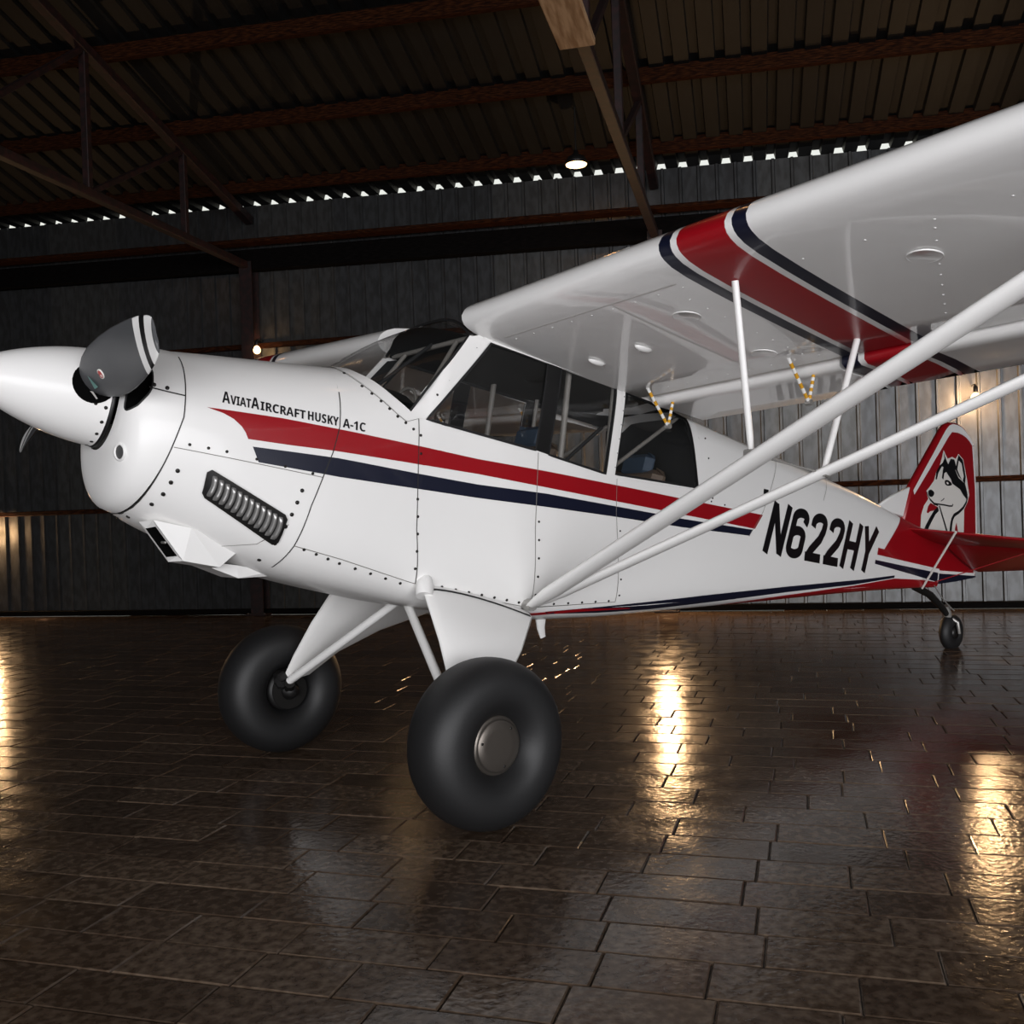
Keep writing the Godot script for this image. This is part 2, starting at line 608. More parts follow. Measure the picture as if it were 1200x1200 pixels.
func make_propeller() -> void:
	var prop := node("propeller", plane)
	var phi := deg_to_rad(6.5)
	var C := [[.10, .09], [.16, .13], [.22, .18], [.30, .215], [.40, .23], [.50, .23], [.60, .218], [.655, .205], [.68, .198], [.70, .19], [.72, .182], [.735, .175], [.755, .163], [.775, .145], [.79, .125], [.797, .10], [.80, .06]]
	for s in [1.0, -1.0]:
		var ax: Vector3 = Vector3(0, sin(phi), cos(phi)) * s
		var tg: Vector3 = Vector3(0, -cos(phi), sin(phi)) * s
		var ring := func(r: float, c: float) -> Array:
			var be := deg_to_rad(lerpf(50.0, 17.0, clampf((r - .1) / .65, 0, 1)))
			var cd: Vector3 = (tg * cos(be) + Vector3.RIGHT * sin(be)).normalized()
			var nd: Vector3 = cd.cross(ax).normalized()
			var th := lerpf(.05, .012, clampf((r - .08) / .35, 0, 1))
			var o := []
			for j in 20:
				var t := TAU * j / 20
				var x := cos(t) * .5
				var y := sin(t) * .5 * th * (1.0 + .5 * x)
				o.append(Vector3(-1.505, 1.515, 0) + ax * r + cd * (x * c * .965 - .024) + nd * (y + th * .4 * (1 - 4 * x * x)))
			return o
		var cut := func(a: float, b: float) -> ArrayMesh:
			var mb := Mb.new()
			var rows := []
			for k in C:
				if k[0] >= a - 1e-6 and k[0] <= b + 1e-6:
					rows.append(ring.call(k[0], k[1]))
			mb.grid(rows, true, 1)
			if b > .79:
				mb.fan(rows[-1])
			return mb.done()
		var bl := put("propeller_blade", cut.call(.10, .655), mats["blade"], prop)
		put("white_band", cut.call(.655, .70), mats["white"], bl)
		put("black_band", cut.call(.70, .735), mats["black"], bl)
		put("white_band", cut.call(.735, .79), mats["white"], bl)
		put("tip", cut.call(.79, .80), mats["blade"], bl)
		var hole_patch := Mb.new()
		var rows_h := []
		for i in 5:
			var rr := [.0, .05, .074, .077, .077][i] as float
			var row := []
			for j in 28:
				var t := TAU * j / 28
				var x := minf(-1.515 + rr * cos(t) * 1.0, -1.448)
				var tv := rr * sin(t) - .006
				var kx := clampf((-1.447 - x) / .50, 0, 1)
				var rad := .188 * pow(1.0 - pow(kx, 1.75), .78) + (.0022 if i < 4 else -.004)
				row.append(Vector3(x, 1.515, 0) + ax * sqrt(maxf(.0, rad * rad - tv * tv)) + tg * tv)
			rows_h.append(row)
		hole_patch.grid(rows_h, true, 1)
		put("dark_cutout_patch", hole_patch.done(), mats["void"], bl)  # black patch on the closed spinner stands for the shade inside an opening
		# round maker's sticker and a triangular one near the root
		var spot := func(r: float, x: float) -> Array:
			var be := deg_to_rad(lerpf(50.0, 17.0, clampf((r - .1) / .65, 0, 1)))
			var cd: Vector3 = (tg * cos(be) + Vector3.RIGHT * sin(be)).normalized()
			var nd: Vector3 = cd.cross(ax).normalized()
			if nd.x > 0.0:
				nd = -nd
			return [Vector3(-1.505, 1.515, 0) + ax * r + cd * x, nd, cd]
		if s > 0.0:
			var q: Array = spot.call(.315, -.02)
			var st := Mb.new()
			st.lathe(q[0] + q[1] * .0225, q[1], [[.019, -.02], [.019, .001], [.015, .0012]], 20)
			put("sticker_rim", st.done(), mats["pale"], bl)
			st = Mb.new()
			st.lathe(q[0] + q[1] * .0225, q[1], [[.0152, .001], [.0001, .0013]], 20)
			var stk := put("sticker", st.done(), mats["sticker_red"], bl)
			st = Mb.new()
			st.lathe(q[0] + q[1] * .0235 + q[2] * .006, q[1], [[.006, .0], [.0001, .0012]], 12)
			put("sticker_mark", st.done(), mats["pale"], bl)
			q = spot.call(.235, -.012)
			st = Mb.new()
			var c0: Vector3 = q[0] + q[1] * .0335
			st.tri(c0 - q[2] * .032 + ax * .004, c0 + q[2] * .022 - ax * .016, c0 + q[2] * .022 + ax * .022)
			st.tri(c0 - q[2] * .032 + ax * .004, c0 + q[2] * .022 + ax * .022, c0 + q[2] * .022 - ax * .016)
			put("triangle_sticker", st.done(), mats["teal"], bl)
			q = spot.call(.185, .022)
			st = Mb.new()
			c0 = q[0] + q[1] * .037
			st.quad(c0 - q[2] * .020 - ax * .008, c0 + q[2] * .018 - ax * .014, c0 + q[2] * .020 + ax * .008, c0 - q[2] * .010 + ax * .016)
			put("white_sticker", st.done(), mats["pale"], bl)

func make_fuselage() -> void:
	var white: Material = mats["white"]
	make_nose()
	make_propeller()
	var hatch := [[-1.254, 1.331], [-.654, 1.315]]
	for side in [1.0, -1.0]:
		var up := skin([[-1.235, 99], [-1.235, 1.70], [-1.235, 1.55], [-1.235, 1.45], [-1.259, 1.335], [-.652, 1.318], [-.622, 1.426], [-.601, 1.538], [-.597, 1.689], [-.585, 99]], [], 0, side, white, "cowling_panel", plane)
		var lo := skin([[-1.259, 1.335], [-1.277, 1.25], [-1.298, 1.15], [-1.313, 1.08], [-1.320, -99], [-.75, -99], [-.735, .94], [-.71, 1.03], [-.685, 1.198], [-.652, 1.318]], [], 0, side, white, "lower_cowling", plane)
		var boot := skin([[-.585, 99], [-.597, 1.689], [-.601, 1.538], [-.622, 1.426], [-.654, 1.315], [-.685, 1.198]] + LOW.slice(0, 3) + [[-.11, .936], [-.167, 1.17], [-.2, 1.467], [-.216, 1.652]] + rev(WSB), [], 0, side, white, "firewall_panel", plane)
		var p1 := skin([[-.11, .936], [.05, .915], [.573, .888], [.516, 1.262], [.487, 1.63], [-.216, 1.652], [-.2, 1.467], [-.167, 1.17]], [], 0, side, white, "side_panel", plane)
		var p2 := skin([[.573, .888], [1.15, .965], [1.058, 1.42], [1.03, 1.595], [.487, 1.63], [.516, 1.262]], [], 0, side, white, "side_panel", plane)
		var p3 := skin([[1.15, .965], [1.76, 1.055], [1.75, 1.645], [1.03, 1.595], [1.058, 1.42]], [], 0, side, white, "side_panel", plane)
		var rear := skin([[1.60, 99], [1.745, 1.645], [1.76, 1.055], [1.77, -99], [5.0, -99], [5.0, 99]], [], 0, side, white, "rear_fuselage", plane, .1, .15)
		var belly := skin([[-.75, -99], [-.735, .94]] + LOW + [[1.77, -99]], [], 0, side, white, "belly_panel", plane)
		var w1 := [[-.175, 1.657], [.145, 2.085], [.50, 2.085], [.468, 1.639]]
		var post := [[.468, 1.639], [.50, 2.085], [.59, 2.077], [.555, 1.632]]
		var w2 := [[.555, 1.632], [.59, 2.077], [.985, 2.068], [.955, 1.606]]
		var w3 := [[1.02, 1.616], [1.055, 2.06], [1.60, 2.03], [1.715, 1.657]]
		var frame := skin([[-.262, 1.676], [-.216, 1.652], [.487, 1.63], [1.03, 1.595], [1.745, 1.645], [1.60, 99], [1.55, 2.10], [.10, 2.12], [.03, 2.09]], [w1, post, w2, w3], 0.0, side, white, "window_frame", plane)
		for wv in [w1, w2, w3]:
			var pane := skin(wv, [], -.004, side, mats["glass"], "window_pane", plane, .2, .3)
			var g := Mb.new()
			ribbon(g, wv, .012, .0025, side, true)
			put("gasket", g.done(), mats["rubber"], pane)
		skin(post, [], .001, side, mats["black"], "door_post", plane, .1, .2)
		skin(WSB + [[-.216, 1.652], [-.279, 1.626], [-.322, 1.648], [-.402, 1.701], [-.476, 1.753], [-.52, 1.79], [-.545, 1.815], [-.56, 99]], [], .007, side, white, "windshield_rim", plane)
		seams("rim_line", [[[-.216, 1.652], [-.279, 1.626], [-.322, 1.648], [-.402, 1.701], [-.476, 1.753], [-.52, 1.79], [-.545, 1.815]]], .003, mats["seam_soft"], boot, side)
		skin([[-.262, 1.676], [-.216, 1.652], [-.185, 1.655], [.135, 2.09], [.02, 2.09]], [], .006, side, white, "windshield_post", plane, .1, .1)
		skin([[.10, 2.088], [1.66, 2.036], [1.66, 2.075], [.10, 2.122]], [], .007, side, white, "roof_rail", plane, .1, .05)
		skin([[.998, 1.61], [1.03, 2.06], [1.052, 2.06], [1.02, 1.61]], [], .004, side, white, "post_trim", plane, .1, .1)
		# livery
		var red := skin([[-1.155, 1.505], [-.857, 1.522], [-.55, 1.528], [-.208, 1.532], [.129, 1.534], [.55, 1.550], [1.027, 1.561], [1.587, 1.574], [2.395, 1.600], [2.32, 1.505], [1.6, 1.488], [1.038, 1.478], [.56, 1.472], [.137, 1.466], [-.198, 1.452], [-.596, 1.435], [-.811, 1.421], [-.985, 1.413], [-.997, 1.435], [-1.015, 1.456], [-1.05, 1.48], [-1.09, 1.494]], [], .0016, side, mats["red"], "red_stripe", plane)
		var blue := skin([[-.963, 1.387], [-.592, 1.407], [-.192, 1.411], [.144, 1.418], [.564, 1.442], [1.041, 1.452], [1.601, 1.464], [2.295, 1.496], [2.262, 1.456], [1.607, 1.418], [1.048, 1.398], [.572, 1.378], [.152, 1.357], [-.184, 1.345], [-.582, 1.331], [-.931, 1.331]], [], .0016, side, mats["navy"], "blue_stripe", plane)
		skin([[3.945, 1.537], [3.951, 1.588], [4.05, 1.588], [4.324, 1.85], [4.36, 99], [5.0, 99], [5.0, 1.545]], [], .0016, side, mats["red"], "red_tail_field", plane)
		skin([[3.92, 1.497], [3.914, 1.468], [4.5, 1.455], [4.98, 1.44], [4.98, 1.512]], [], .0018, side, mats["navy"], "blue_stripe", plane)
		skin([[.70, .876], [1.04, .928], [1.42, .988], [2.017, 1.084], [2.79, 1.201], [3.745, 1.338], [4.25, 1.418], [4.25, 1.40], [3.64, 1.292], [2.816, 1.168], [2.06, 1.044], [1.479, .950], [1.077, .900], [.72, .866]], [], .0018, side, mats["navy"], "blue_keel_stripe", plane)
		skin([[.60, .858], [.92, .908], [1.30, .945], [1.30, .940], [.92, .893], [.60, .845]], [], .0018, side, mats["red"], "red_keel_stripe", plane)
		skin([[2.1, 1.02], [2.75, 1.135], [3.64, 1.284], [4.25, 1.395], [4.7, 1.43], [5.0, 1.44], [5.0, -99], [3.3, -99], [2.7, 1.10]], [], .0014, side, mats["red"], "red_keel_stripe", plane)
		# panel lines and screws
		seams("seam_line", [BOWL], .0045, mats["seam"], up, side)
		seams("hatch_line", [[[-1.253, 1.333], [-.654, 1.317]]], .003, mats["seam_soft"], up, side)
		seams("seam_line", [FW.slice(0, 9)], .0045, mats["seam"], boot, side)
		seams("seam_line", [[[-.216, 1.652], [-.2, 1.467], [-.167, 1.17], [-.11, .936]]], .004, mats["seam"], p1, side)
		seams("seam_line", [[[.487, 1.63], [.516, 1.262], [.573, .888]]], .0035, mats["seam_soft"], p2, side)
		seams("seam_line", [[[1.04, 1.595], [1.058, 1.42], [1.15, .965]]], .003, mats["seam_soft"], p3, side)
		seams("seam_line", [LOW.slice(0, 6)], .0035, mats["seam_soft"], belly, side)
		seams("seam_line", [[[2.56, 1.99], [2.395, 1.62], [2.26, 1.45]], [[3.2, 1.95], [3.12, 1.80]]], .003, mats["seam_soft"], rear, side)
		seams("seam_line", [[[-1.02, .985], [-.85, 1.02], [-.76, 1.11]]], .003, mats["seam_soft"], lo, side)
		screws([[[-1.20, 1.352], [-1.06, 1.35], [-.70, 1.325]]], .14, up, .006, side)
		screws([[[-1.222, 1.25], [-1.243, 1.16], [-1.262, 1.12], [-1.29, 1.07]], [[-.735, 1.25], [-.77, 1.10], [-.80, .96]]], .075, lo, .0085, side)
		screws([[[-.665, 1.02], [-.495, .982], [-.18, .93]], [[-.53, 1.80], [-.478, 1.745], [-.40, 1.693], [-.322, 1.64], [-.24, 1.60]]], .085, boot, .0065, side)
		screws([[[-.18, 1.30], [-.135, 1.0]], [[.03, .935], [.50, .905]], [[-.20, 1.58], [-.19, 1.50]]], .09, p1, .0065, side)
		screws([[[.535, 1.30], [.585, .95]], [[.63, .905], [1.1, .965]]], .1, p2, .006, side)
		screws([[[1.10, 1.33], [1.165, 1.0]]], .09, p3, .005, side)
		screws([[[-.19, 1.70], [-.02, 1.93], [.06, 2.04]]], .14, plane.get_node("windshield_post" if side > 0 else "windshield_post_001") if false else p1, .006, side)
		screws([[[1.018, 1.65], [1.045, 2.03]]], .08, p3, .0045, side)
		screws([[[1.76, 1.95], [1.86, 1.62]], [[1.85, 1.60], [2.25, 1.60]]], .17, rear, .005, side)
		# exhaust louvres on the lower cowling
		var lv := skin([[-1.104, 1.268], [-.790, 1.143], [-.778, 1.128], [-.782, 1.04], [-.795, 1.032], [-1.10, 1.172], [-1.112, 1.186], [-1.115, 1.26]], [], .006, side, mats["black"], "louvre_panel", plane)
		var rimm := Mb.new()
		ribbon(rimm, [[-1.104, 1.268], [-.790, 1.143], [-.778, 1.128], [-.782, 1.04], [-.795, 1.032], [-1.10, 1.172], [-1.112, 1.186], [-1.115, 1.26]], .012, .009, side, true)
		put("louvre_rim", rimm.done(), mats["dark_metal"], lv)
		for i in 12:
			var k := (i + .5) / 12.0
			var a := Vector2(lerpf(-1.101, -.789, k), lerpf(1.257, 1.131, k))
			var b := Vector2(lerpf(-1.106, -.792, k), lerpf(1.181, 1.042, k))
			var mb := Mb.new()
			var rows := []
			for j in 9:
				var f := j / 8.0
				var c := a.lerp(b, f) + Vector2(.006 * sin(f * PI) - .003, 0)
				var row := []
				for e in [[-.0130, .004], [-.0095, .013], [-.002, .019], [.006, .020], [.0085, .006]]:
					row.append(on_side(c.x + e[0] + .006, c.y, e[1] * (1.0 if j > 0 and j < 8 else .45), side))
				rows.append(row)
			mb.grid(rows, false, 1)
			put("louvre_slat", mb.done(), mats["slat"], lv)
	# centre section of the wing and the windscreen below its nose
	var tops := []
	var bots := []
	var base := dense([[-.5, sec(-.5)[0] - .0005]] + WSB.slice(1), .012, false)
	var zw := []
	for p in base:
		zw.append(on_side(p.x, p.y, .003))
	for i in 17:
		var k := (i - 8) / 8.0
		var a := absf(k)
		var q: Vector3 = zw[roundi(a * (zw.size() - 1))]
		bots.append(Vector3(q.x, q.y, q.z * signf(k)))
		tops.append(Vector3(lerpf(.03, .03, a * a), lerpf(2.215, 2.10, pow(a, 3.0)), .362 * k))
	var mbw := Mb.new()
	var rws := []
	for j in 9:
		var f := j / 8.0
		var row := []
		for i in 17:
			var k := (i - 8) / 8.0
			row.append(bots[i].lerp(tops[i], f) + Vector3(-.012, .012, 0) * sin(f * PI) * (1 - k * k) + Vector3(-.01, 0, .015 * k) * sin(f * PI))
		rws.append(row)
	mbw.grid(rws, false, 1)
	var ws := put("windshield", mbw.done(), mats["glass"], plane)
	var ed := Mb.new()
	for i in [16]:
		var pts := []
		for j in 9:
			pts.append(rws[j][i])
		ed.tube(pts, [.006], 6)
	ed.tube(rws[8], [.008], 6)
	put("windshield_edging", ed.done(), mats["rubber"], ws)
	var sk := Mb.new()
	var srows := []
	for j in 7:
		var u := lerpf(.03, 1.55, j / 6.0)
		var row := []
		for i in 9:
			var k := (i - 4) / 4.0
			row.append(Vector3(u, lerpf(2.215, 2.13, j / 6.0) - .10 * pow(absf(k), 3.0) * (1.0 - j / 8.0), .362 * k))
		srows.append(row)
	sk.grid(srows, false, 1)
	put("skylight", sk.done(), mats["glass"], plane)
	make_cabin()
	make_scoop()
	make_lettering()

func make_cabin() -> void:
	# steel tubes of the cabin, one part each
	var tubes := [[[-.2, 1.66, .30], [.06, 2.10, .22], .011], [[-.2, 1.66, -.30], [.06, 2.10, -.22], .011], [[.06, 2.10, -.34], [.06, 2.10, .34], .012], [[.68, 1.2, .33], [.70, 2.10, .31], .016], [[.68, 1.2, -.33], [.70, 2.10, -.31], .016], [[1.0, 1.3, .33], [1.02, 2.08, .31], .012], [[1.0, 1.3, -.33], [1.02, 2.08, -.31], .012],
		[[.72, 1.62, .30], [.98, 1.86, .29], .010], [[1.03, 1.63, .30], [1.56, 2.03, .28], .011], [[1.03, 1.63, -.30], [1.56, 2.03, -.28], .011], [[-.34, 1.74, .05], [.05, 2.11, .02], .009]]
	var cab := node("cabin_frame", plane)
	for t in tubes:
		var mb := Mb.new()
		mb.tube([Vector3(t[0][0], t[0][1], t[0][2]), Vector3(t[1][0], t[1][1], t[1][2])], [t[2]], 10)
		put("frame_tube", mb.done(), mats["tube"] if t[2] > .0105 else mats["lining"], cab)
	var mb := Mb.new()
	# glare shield over the panel, domed
	var rows := []
	for i in 9:
		var z := lerpf(-.33, .33, i / 8.0)
		var e := 1.0 - pow(absf(z) / .36, 2.4)
		rows.append([Vector3(-.47 + .12 * (1 - e), 1.70 + .115 * e, z), Vector3(-.34, 1.705 + .12 * e, z), Vector3(-.20, 1.70 + .12 * e, z), Vector3(-.175, 1.68 + .11 * e, z), Vector3(-.18, 1.45, z)])
	mb.grid(rows, false, 1)
	put("instrument_panel", mb.done(), mats["black"], plane)
	# control yoke ring seen through the windshield
	mb = Mb.new()
	var ring := []
	for i in 25:
		var a := TAU * i / 24.0
		ring.append(Vector3(-.12 + .01 * sin(a), 1.76 + .085 * sin(a), .10 + .10 * cos(a)))
	mb.tube(ring, [.008], 8, false)
	put("control_wheel", mb.done(), mats["tube"], plane)
	for sx in [[.30, "seat_leather", 0.0], [1.12, "seat_leather", .02]]:
		var seat := node("cabin_seat", plane)
		mb = Mb.new()
		mb.box(Vector3(sx[0] + .12, 1.22, 0), Vector3(.46, .12, .46), .04, Basis(Vector3.FORWARD, -.1))
		put("seat_cushion", mb.done(), mats[sx[1]], seat)
		mb = Mb.new()
		mb.box(Vector3(sx[0] + .40, 1.50, 0), Vector3(.50, .11, .44), .045, Basis(Vector3.BACK, 1.35))
		put("seat_back", mb.done(), mats[sx[1]], seat)
		mb = Mb.new()
		mb.box(Vector3(sx[0] + .45, 1.77, .0), Vector3(.15, .08, .24), .035, Basis(Vector3.BACK, 1.35))
		put("headrest", mb.done(), mats["headrest"], seat)
	# dark lining of the roof and of the baggage space
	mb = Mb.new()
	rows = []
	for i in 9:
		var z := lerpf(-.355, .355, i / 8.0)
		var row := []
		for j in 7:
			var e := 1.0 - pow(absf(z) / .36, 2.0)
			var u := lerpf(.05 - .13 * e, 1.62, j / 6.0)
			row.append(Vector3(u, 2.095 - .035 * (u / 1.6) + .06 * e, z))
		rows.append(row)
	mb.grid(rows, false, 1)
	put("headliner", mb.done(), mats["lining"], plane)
	mb = Mb.new()
	var L := []
	for j in 17:
		var th := lerpf(-PI / 2, PI / 2, j / 16.0)
		L.append(surf0(1.70, th) * Vector3(1, 1, .96))
	var Rr := []
	for p in L:
		Rr.append(Vector3(p.x, p.y, -p.z))
	mb.grid([L, Rr], false, FLAT)
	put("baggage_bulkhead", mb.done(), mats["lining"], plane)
	var lin := node("darkening_lining", plane)  # dark inner sheets, placed to darken the view through the windows
	for side in [1.0, -1.0]:
		skin([[-.25, 1.676], [-.216, 1.652], [.487, 1.63], [1.03, 1.595], [1.735, 1.645], [1.60, 2.06], [1.55, 2.09], [.10, 2.10], [.04, 2.08]], [[[-.165, 1.66], [.15, 2.08], [.50, 2.08], [.468, 1.642]], [[.468, 1.642], [.50, 2.08], [.59, 2.072], [.555, 1.635]], [[.555, 1.635], [.59, 2.072], [.98, 2.062], [.950, 1.610]], [[1.025, 1.620], [1.06, 2.055], [1.595, 2.025], [1.705, 1.66]]], -.010, side, mats["lining"], "darkening_panel", lin, .06, .12)
		skin([[-.40, 1.0], [1.72, 1.10], [1.74, 1.64], [1.02, 1.59], [.48, 1.62], [-.21, 1.64]], [], -.014, side, mats["lining"], "darkening_panel", lin, .2, .2)

func make_scoop() -> void:
	var mb := Mb.new()
	# an intake box under the cowling: front frame, then narrowing rearwards
	var f := [Vector3(-1.245, 1.062, .225), Vector3(-1.268, 1.052, .135), Vector3(-1.132, .912, .13), Vector3(-1.108, .920, .225)]
	var r := [Vector3(-1.10, 1.05, .240), Vector3(-1.10, 1.05, .12), Vector3(-.96, .906, .12), Vector3(-.955, .912, .215)]
	var e := [Vector3(-.88, 1.03, .20), Vector3(-.88, 1.03, .12), Vector3(-.88, .97, .12), Vector3(-.88, .985, .20)]
	mb.grid([f, r, e], true, FLAT)
	mb.fan(e)
	var g := []
	for p in f:
		g.append(p.lerp((f[0] + f[1] + f[2] + f[3]) / 4, .0))
	var up: Vector3 = (f[0] - f[3])
	var inn := [f[0] - up * .16 - Vector3(0, 0, .028), f[1] - up * .16 + Vector3(0, 0, .02), f[2] + up * .12 + Vector3(0, 0, .02), f[3] + up * .12 - Vector3(0, 0, .028)]
	mb.grid([g, inn], true, FLAT)
	var scoop := put("air_scoop", mb.done(), mats["white"], plane)
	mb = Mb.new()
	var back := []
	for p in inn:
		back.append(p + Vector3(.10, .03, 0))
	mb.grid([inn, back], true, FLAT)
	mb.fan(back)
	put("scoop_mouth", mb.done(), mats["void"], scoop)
	mb = Mb.new()
	mb.box((inn[0] + inn[1] + inn[2] + inn[3]) / 4 + Vector3(.01, 0, 0), Vector3(.010, .010, .045), .003)
	put("mouth_bar", mb.done(), mats["steel"], scoop)
	mb = Mb.new()
	# exhaust fairing behind the scoop
	var a := [Vector3(-1.0, .93, .10), Vector3(-1.0, .93, -.1), Vector3(-.97, .915, -.07), Vector3(-.97, .915, .10)]
	var b := [Vector3(-.84, .93, .12), Vector3(-.84, .93, -.11), Vector3(-.82, .878, -.08), Vector3(-.82, .878, .10)]
	var c := [Vector3(-.68, .92, .10), Vector3(-.68, .92, -.07), Vector3(-.68, .90, -.05), Vector3(-.68, .90, .08)]
	mb.grid([a, b, c], true, FLAT)
	mb.fan(c)
	put("exhaust_fairing", mb.done(), mats["white"], plane)
	# little fin aerial under the belly and its mate
	mb = Mb.new()
	mb.tube([Vector3(.80, .845, .16), Vector3(.81, .79, .16), Vector3(.83, .745, .16)], [.036, .026, .018], 12, true, Vector3.RIGHT, .35)
	put("belly_aerial", mb.done(), mats["white"], plane)

func text_mesh(called: String, s: String, x0: float, x1: float, v0: float, v1: float, h: float, parent: Node) -> void:
	var f := SystemFont.new()
	f.font_names = PackedStringArray(["Droid Sans"])
	f.font_weight = 700
	var tm := TextMesh.new()
	tm.font = f
	tm.font_size = 64
	tm.pixel_size = .01
	tm.depth = .02
	tm.curve_step = 2.0
	tm.text = s
	tm.horizontal_alignment = HORIZONTAL_ALIGNMENT_LEFT
	var arr := tm.surface_get_arrays(0)
	var V: PackedVector3Array = arr[Mesh.ARRAY_VERTEX]
	if V.is_empty():
		return
	var lo := V[0]
	var hi := V[0]
	for p in V:
		lo = lo.min(p)
		hi = hi.max(p)
	for i in V.size():
		var kx := (V[i].x - lo.x) / (hi.x - lo.x)
		var ky := (V[i].y - lo.y) / (hi.y - lo.y)
		V[i] = on_side(lerpf(x0, x1, kx), lerpf(v0, v1, kx) + h * ky, .0015 if V[i].z < 0.0 else .003, 1.0)
	arr[Mesh.ARRAY_VERTEX] = V
	arr[Mesh.ARRAY_NORMAL] = null
	arr[Mesh.ARRAY_TANGENT] = null
	arr[Mesh.ARRAY_TEX_UV] = null
	var am := ArrayMesh.new()
	am.add_surface_from_arrays(Mesh.PRIMITIVE_TRIANGLES, arr)
	put(called, am, mats["ink"], parent)

func make_lettering() -> void:
	var t := node("name_lettering", plane)
	# each chunk: text, start and end along the side, baseline at both ends, height
	var y := func(u: float) -> float: return 1.5355 + (u + 1.096) * .006
	for c in [["A", -1.098, -1.068, .046], ["VIAT", -1.066, -.985, .036], ["A", -.984, -.952, .046], ["IRCRAFT", -.946, -.756, .036], ["HUSKY", -.745, -.607, .038], ["A-1C", -.587, -.480, .038]]:
		text_mesh("word", c[0], c[1], c[2], y.call(c[1]), y.call(c[2]), c[3], t)
	# registration in heavy slanted condensed strokes
	var reg := node("registration_lettering", plane)
	var r := .30
	var arc := func(cx: float, cy: float, rx: float, ry: float, a0: float, a1: float) -> Array:
		var o := []
		for i in 15:
			var a := deg_to_rad(lerpf(a0, a1, i / 14.0))
			o.append([cx + rx * cos(a), cy + ry * sin(a)])
		return o
	var k := .16
	var six: Array = [[.80, .70]] + arc.call(.5, .80, .34, .115, 0, 180) + arc.call(.5, .20, .34, .115, 180, 360) + arc.call(.5, .44, .34, .115, 0, 175)
	var two: Array = [[.16, .70]] + arc.call(.5, .79, .34, .125, 180, 0) + [[.83, .66], [.70, .47], [.30, .22], [.17, .085]]
	var G := {
		"N": [[[.13, 0], [.13, 1]], [[.87, 0], [.87, 1]], [[.13, .97], [.87, .03]]],
		"6": [six], "2": [two, [[.04, .085], [.97, .085]]],
		"H": [[[.14, 0], [.14, 1]], [[.86, 0], [.86, 1]], [[.14, .5], [.86, .5]]],
		"Y": [[[.5, 0], [.5, .48]], [[.5, .45], [.10, 1]], [[.5, .45], [.90, 1]]]}
	var s := "N622HY"
	for i in s.length():
		var mb := Mb.new()
		for line in G[s[i]]:
			var q := []
			for p in line:
				var a: float = i * .2425 + float(p[0]) * .215
				q.append([2.42 + a + float(p[1]) * .098, 1.376 + a * .013 + float(p[1]) * .325])
			ribbon(mb, q, .060, .0022, 1.0, false, .012)
		put("letter" if i in [0, 4, 5] else "digit", mb.done(), mats["ink"], reg)
	# the stroke over the N hidden behind the strut
	var bar := Mb.new()
	ribbon(bar, [[2.385, 1.745], [2.44, 1.748]], .03, .0022)
	put("letter_serif", bar.done(), mats["ink"], reg)

# ------------------------------------------------------------------ undercarriage
func make_wheel(side: float) -> void:
	var w := node("main_wheel", plane, Transform3D(Basis(), Vector3(-.0585, .332, .9028 * side)))
	# tyre: a fat low-pressure balloon, profile turned about the axle
	var mb := Mb.new()
	var prof := []
	for i in 41:
		var a := lerpf(-PI * .93, PI * .93, i / 40.0)
		var cx := cos(a)
		var sx := sin(a)
		var rr := .222 + .115 * signf(cx) * pow(absf(cx), .85)
		prof.append([rr, .138 * signf(sx) * pow(absf(sx), .9)])
	mb.lathe(Vector3.ZERO, Vector3.BACK, prof, 72)
	put("tyre", mb.done(), mats["rubber_tyre"], w)
	# hub cap on the outside, brake on the inside
	mb = Mb.new()
	mb.lathe(Vector3.ZERO, Vector3.BACK * side, [[.116, -.05], [.118, .060], [.112, .068], [.103, .066], [.102, .076], [.097, .080], [.06, .0815], [.0001, .082]], 40)
	var hub := put("hub_cap", mb.done(), mats["hub"], w)
	mb = Mb.new()
	for i in 3:
		var a := deg_to_rad(55 + 120 * i)
		mb.lathe(Vector3(cos(a) * .085, sin(a) * .085, .0805 * side), Vector3.BACK * side, [[.006, 0], [.005, .003], [.0001, .003]], 8)
	put("hub_screw", mb.done(), mats["screw"], hub, "stuff")
	mb = Mb.new()
	mb.lathe(Vector3.ZERO, Vector3.FORWARD * side, [[.112, 0], [.112, .05], [.105, .075], [.07, .085], [.06, .08], [.035, .09], [.03, .15], [.0001, .15]], 32)
	put("inner_hub", mb.done(), mats["hub_inner"], w)
	mb = Mb.new()
	mb.lathe(Vector3.ZERO, Vector3.FORWARD * side, [[.05, .098], [.098, .098], [.098, .105], [.05, .105], [.05, .098]], 32, FLAT)
	put("brake_disc", mb.done(), mats["dark_metal"], w)
	mb = Mb.new()
	mb.box(Vector3(-.055, .05, -.115 * side), Vector3(.085, .075, .06), .015, Basis(Vector3.BACK, .6))
	mb.box(Vector3(-.072, .072, -.115 * side), Vector3(.05, .05, .08), .01, Basis(Vector3.BACK, .6))
	put("brake_caliper", mb.done(), mats["caliper"], w)

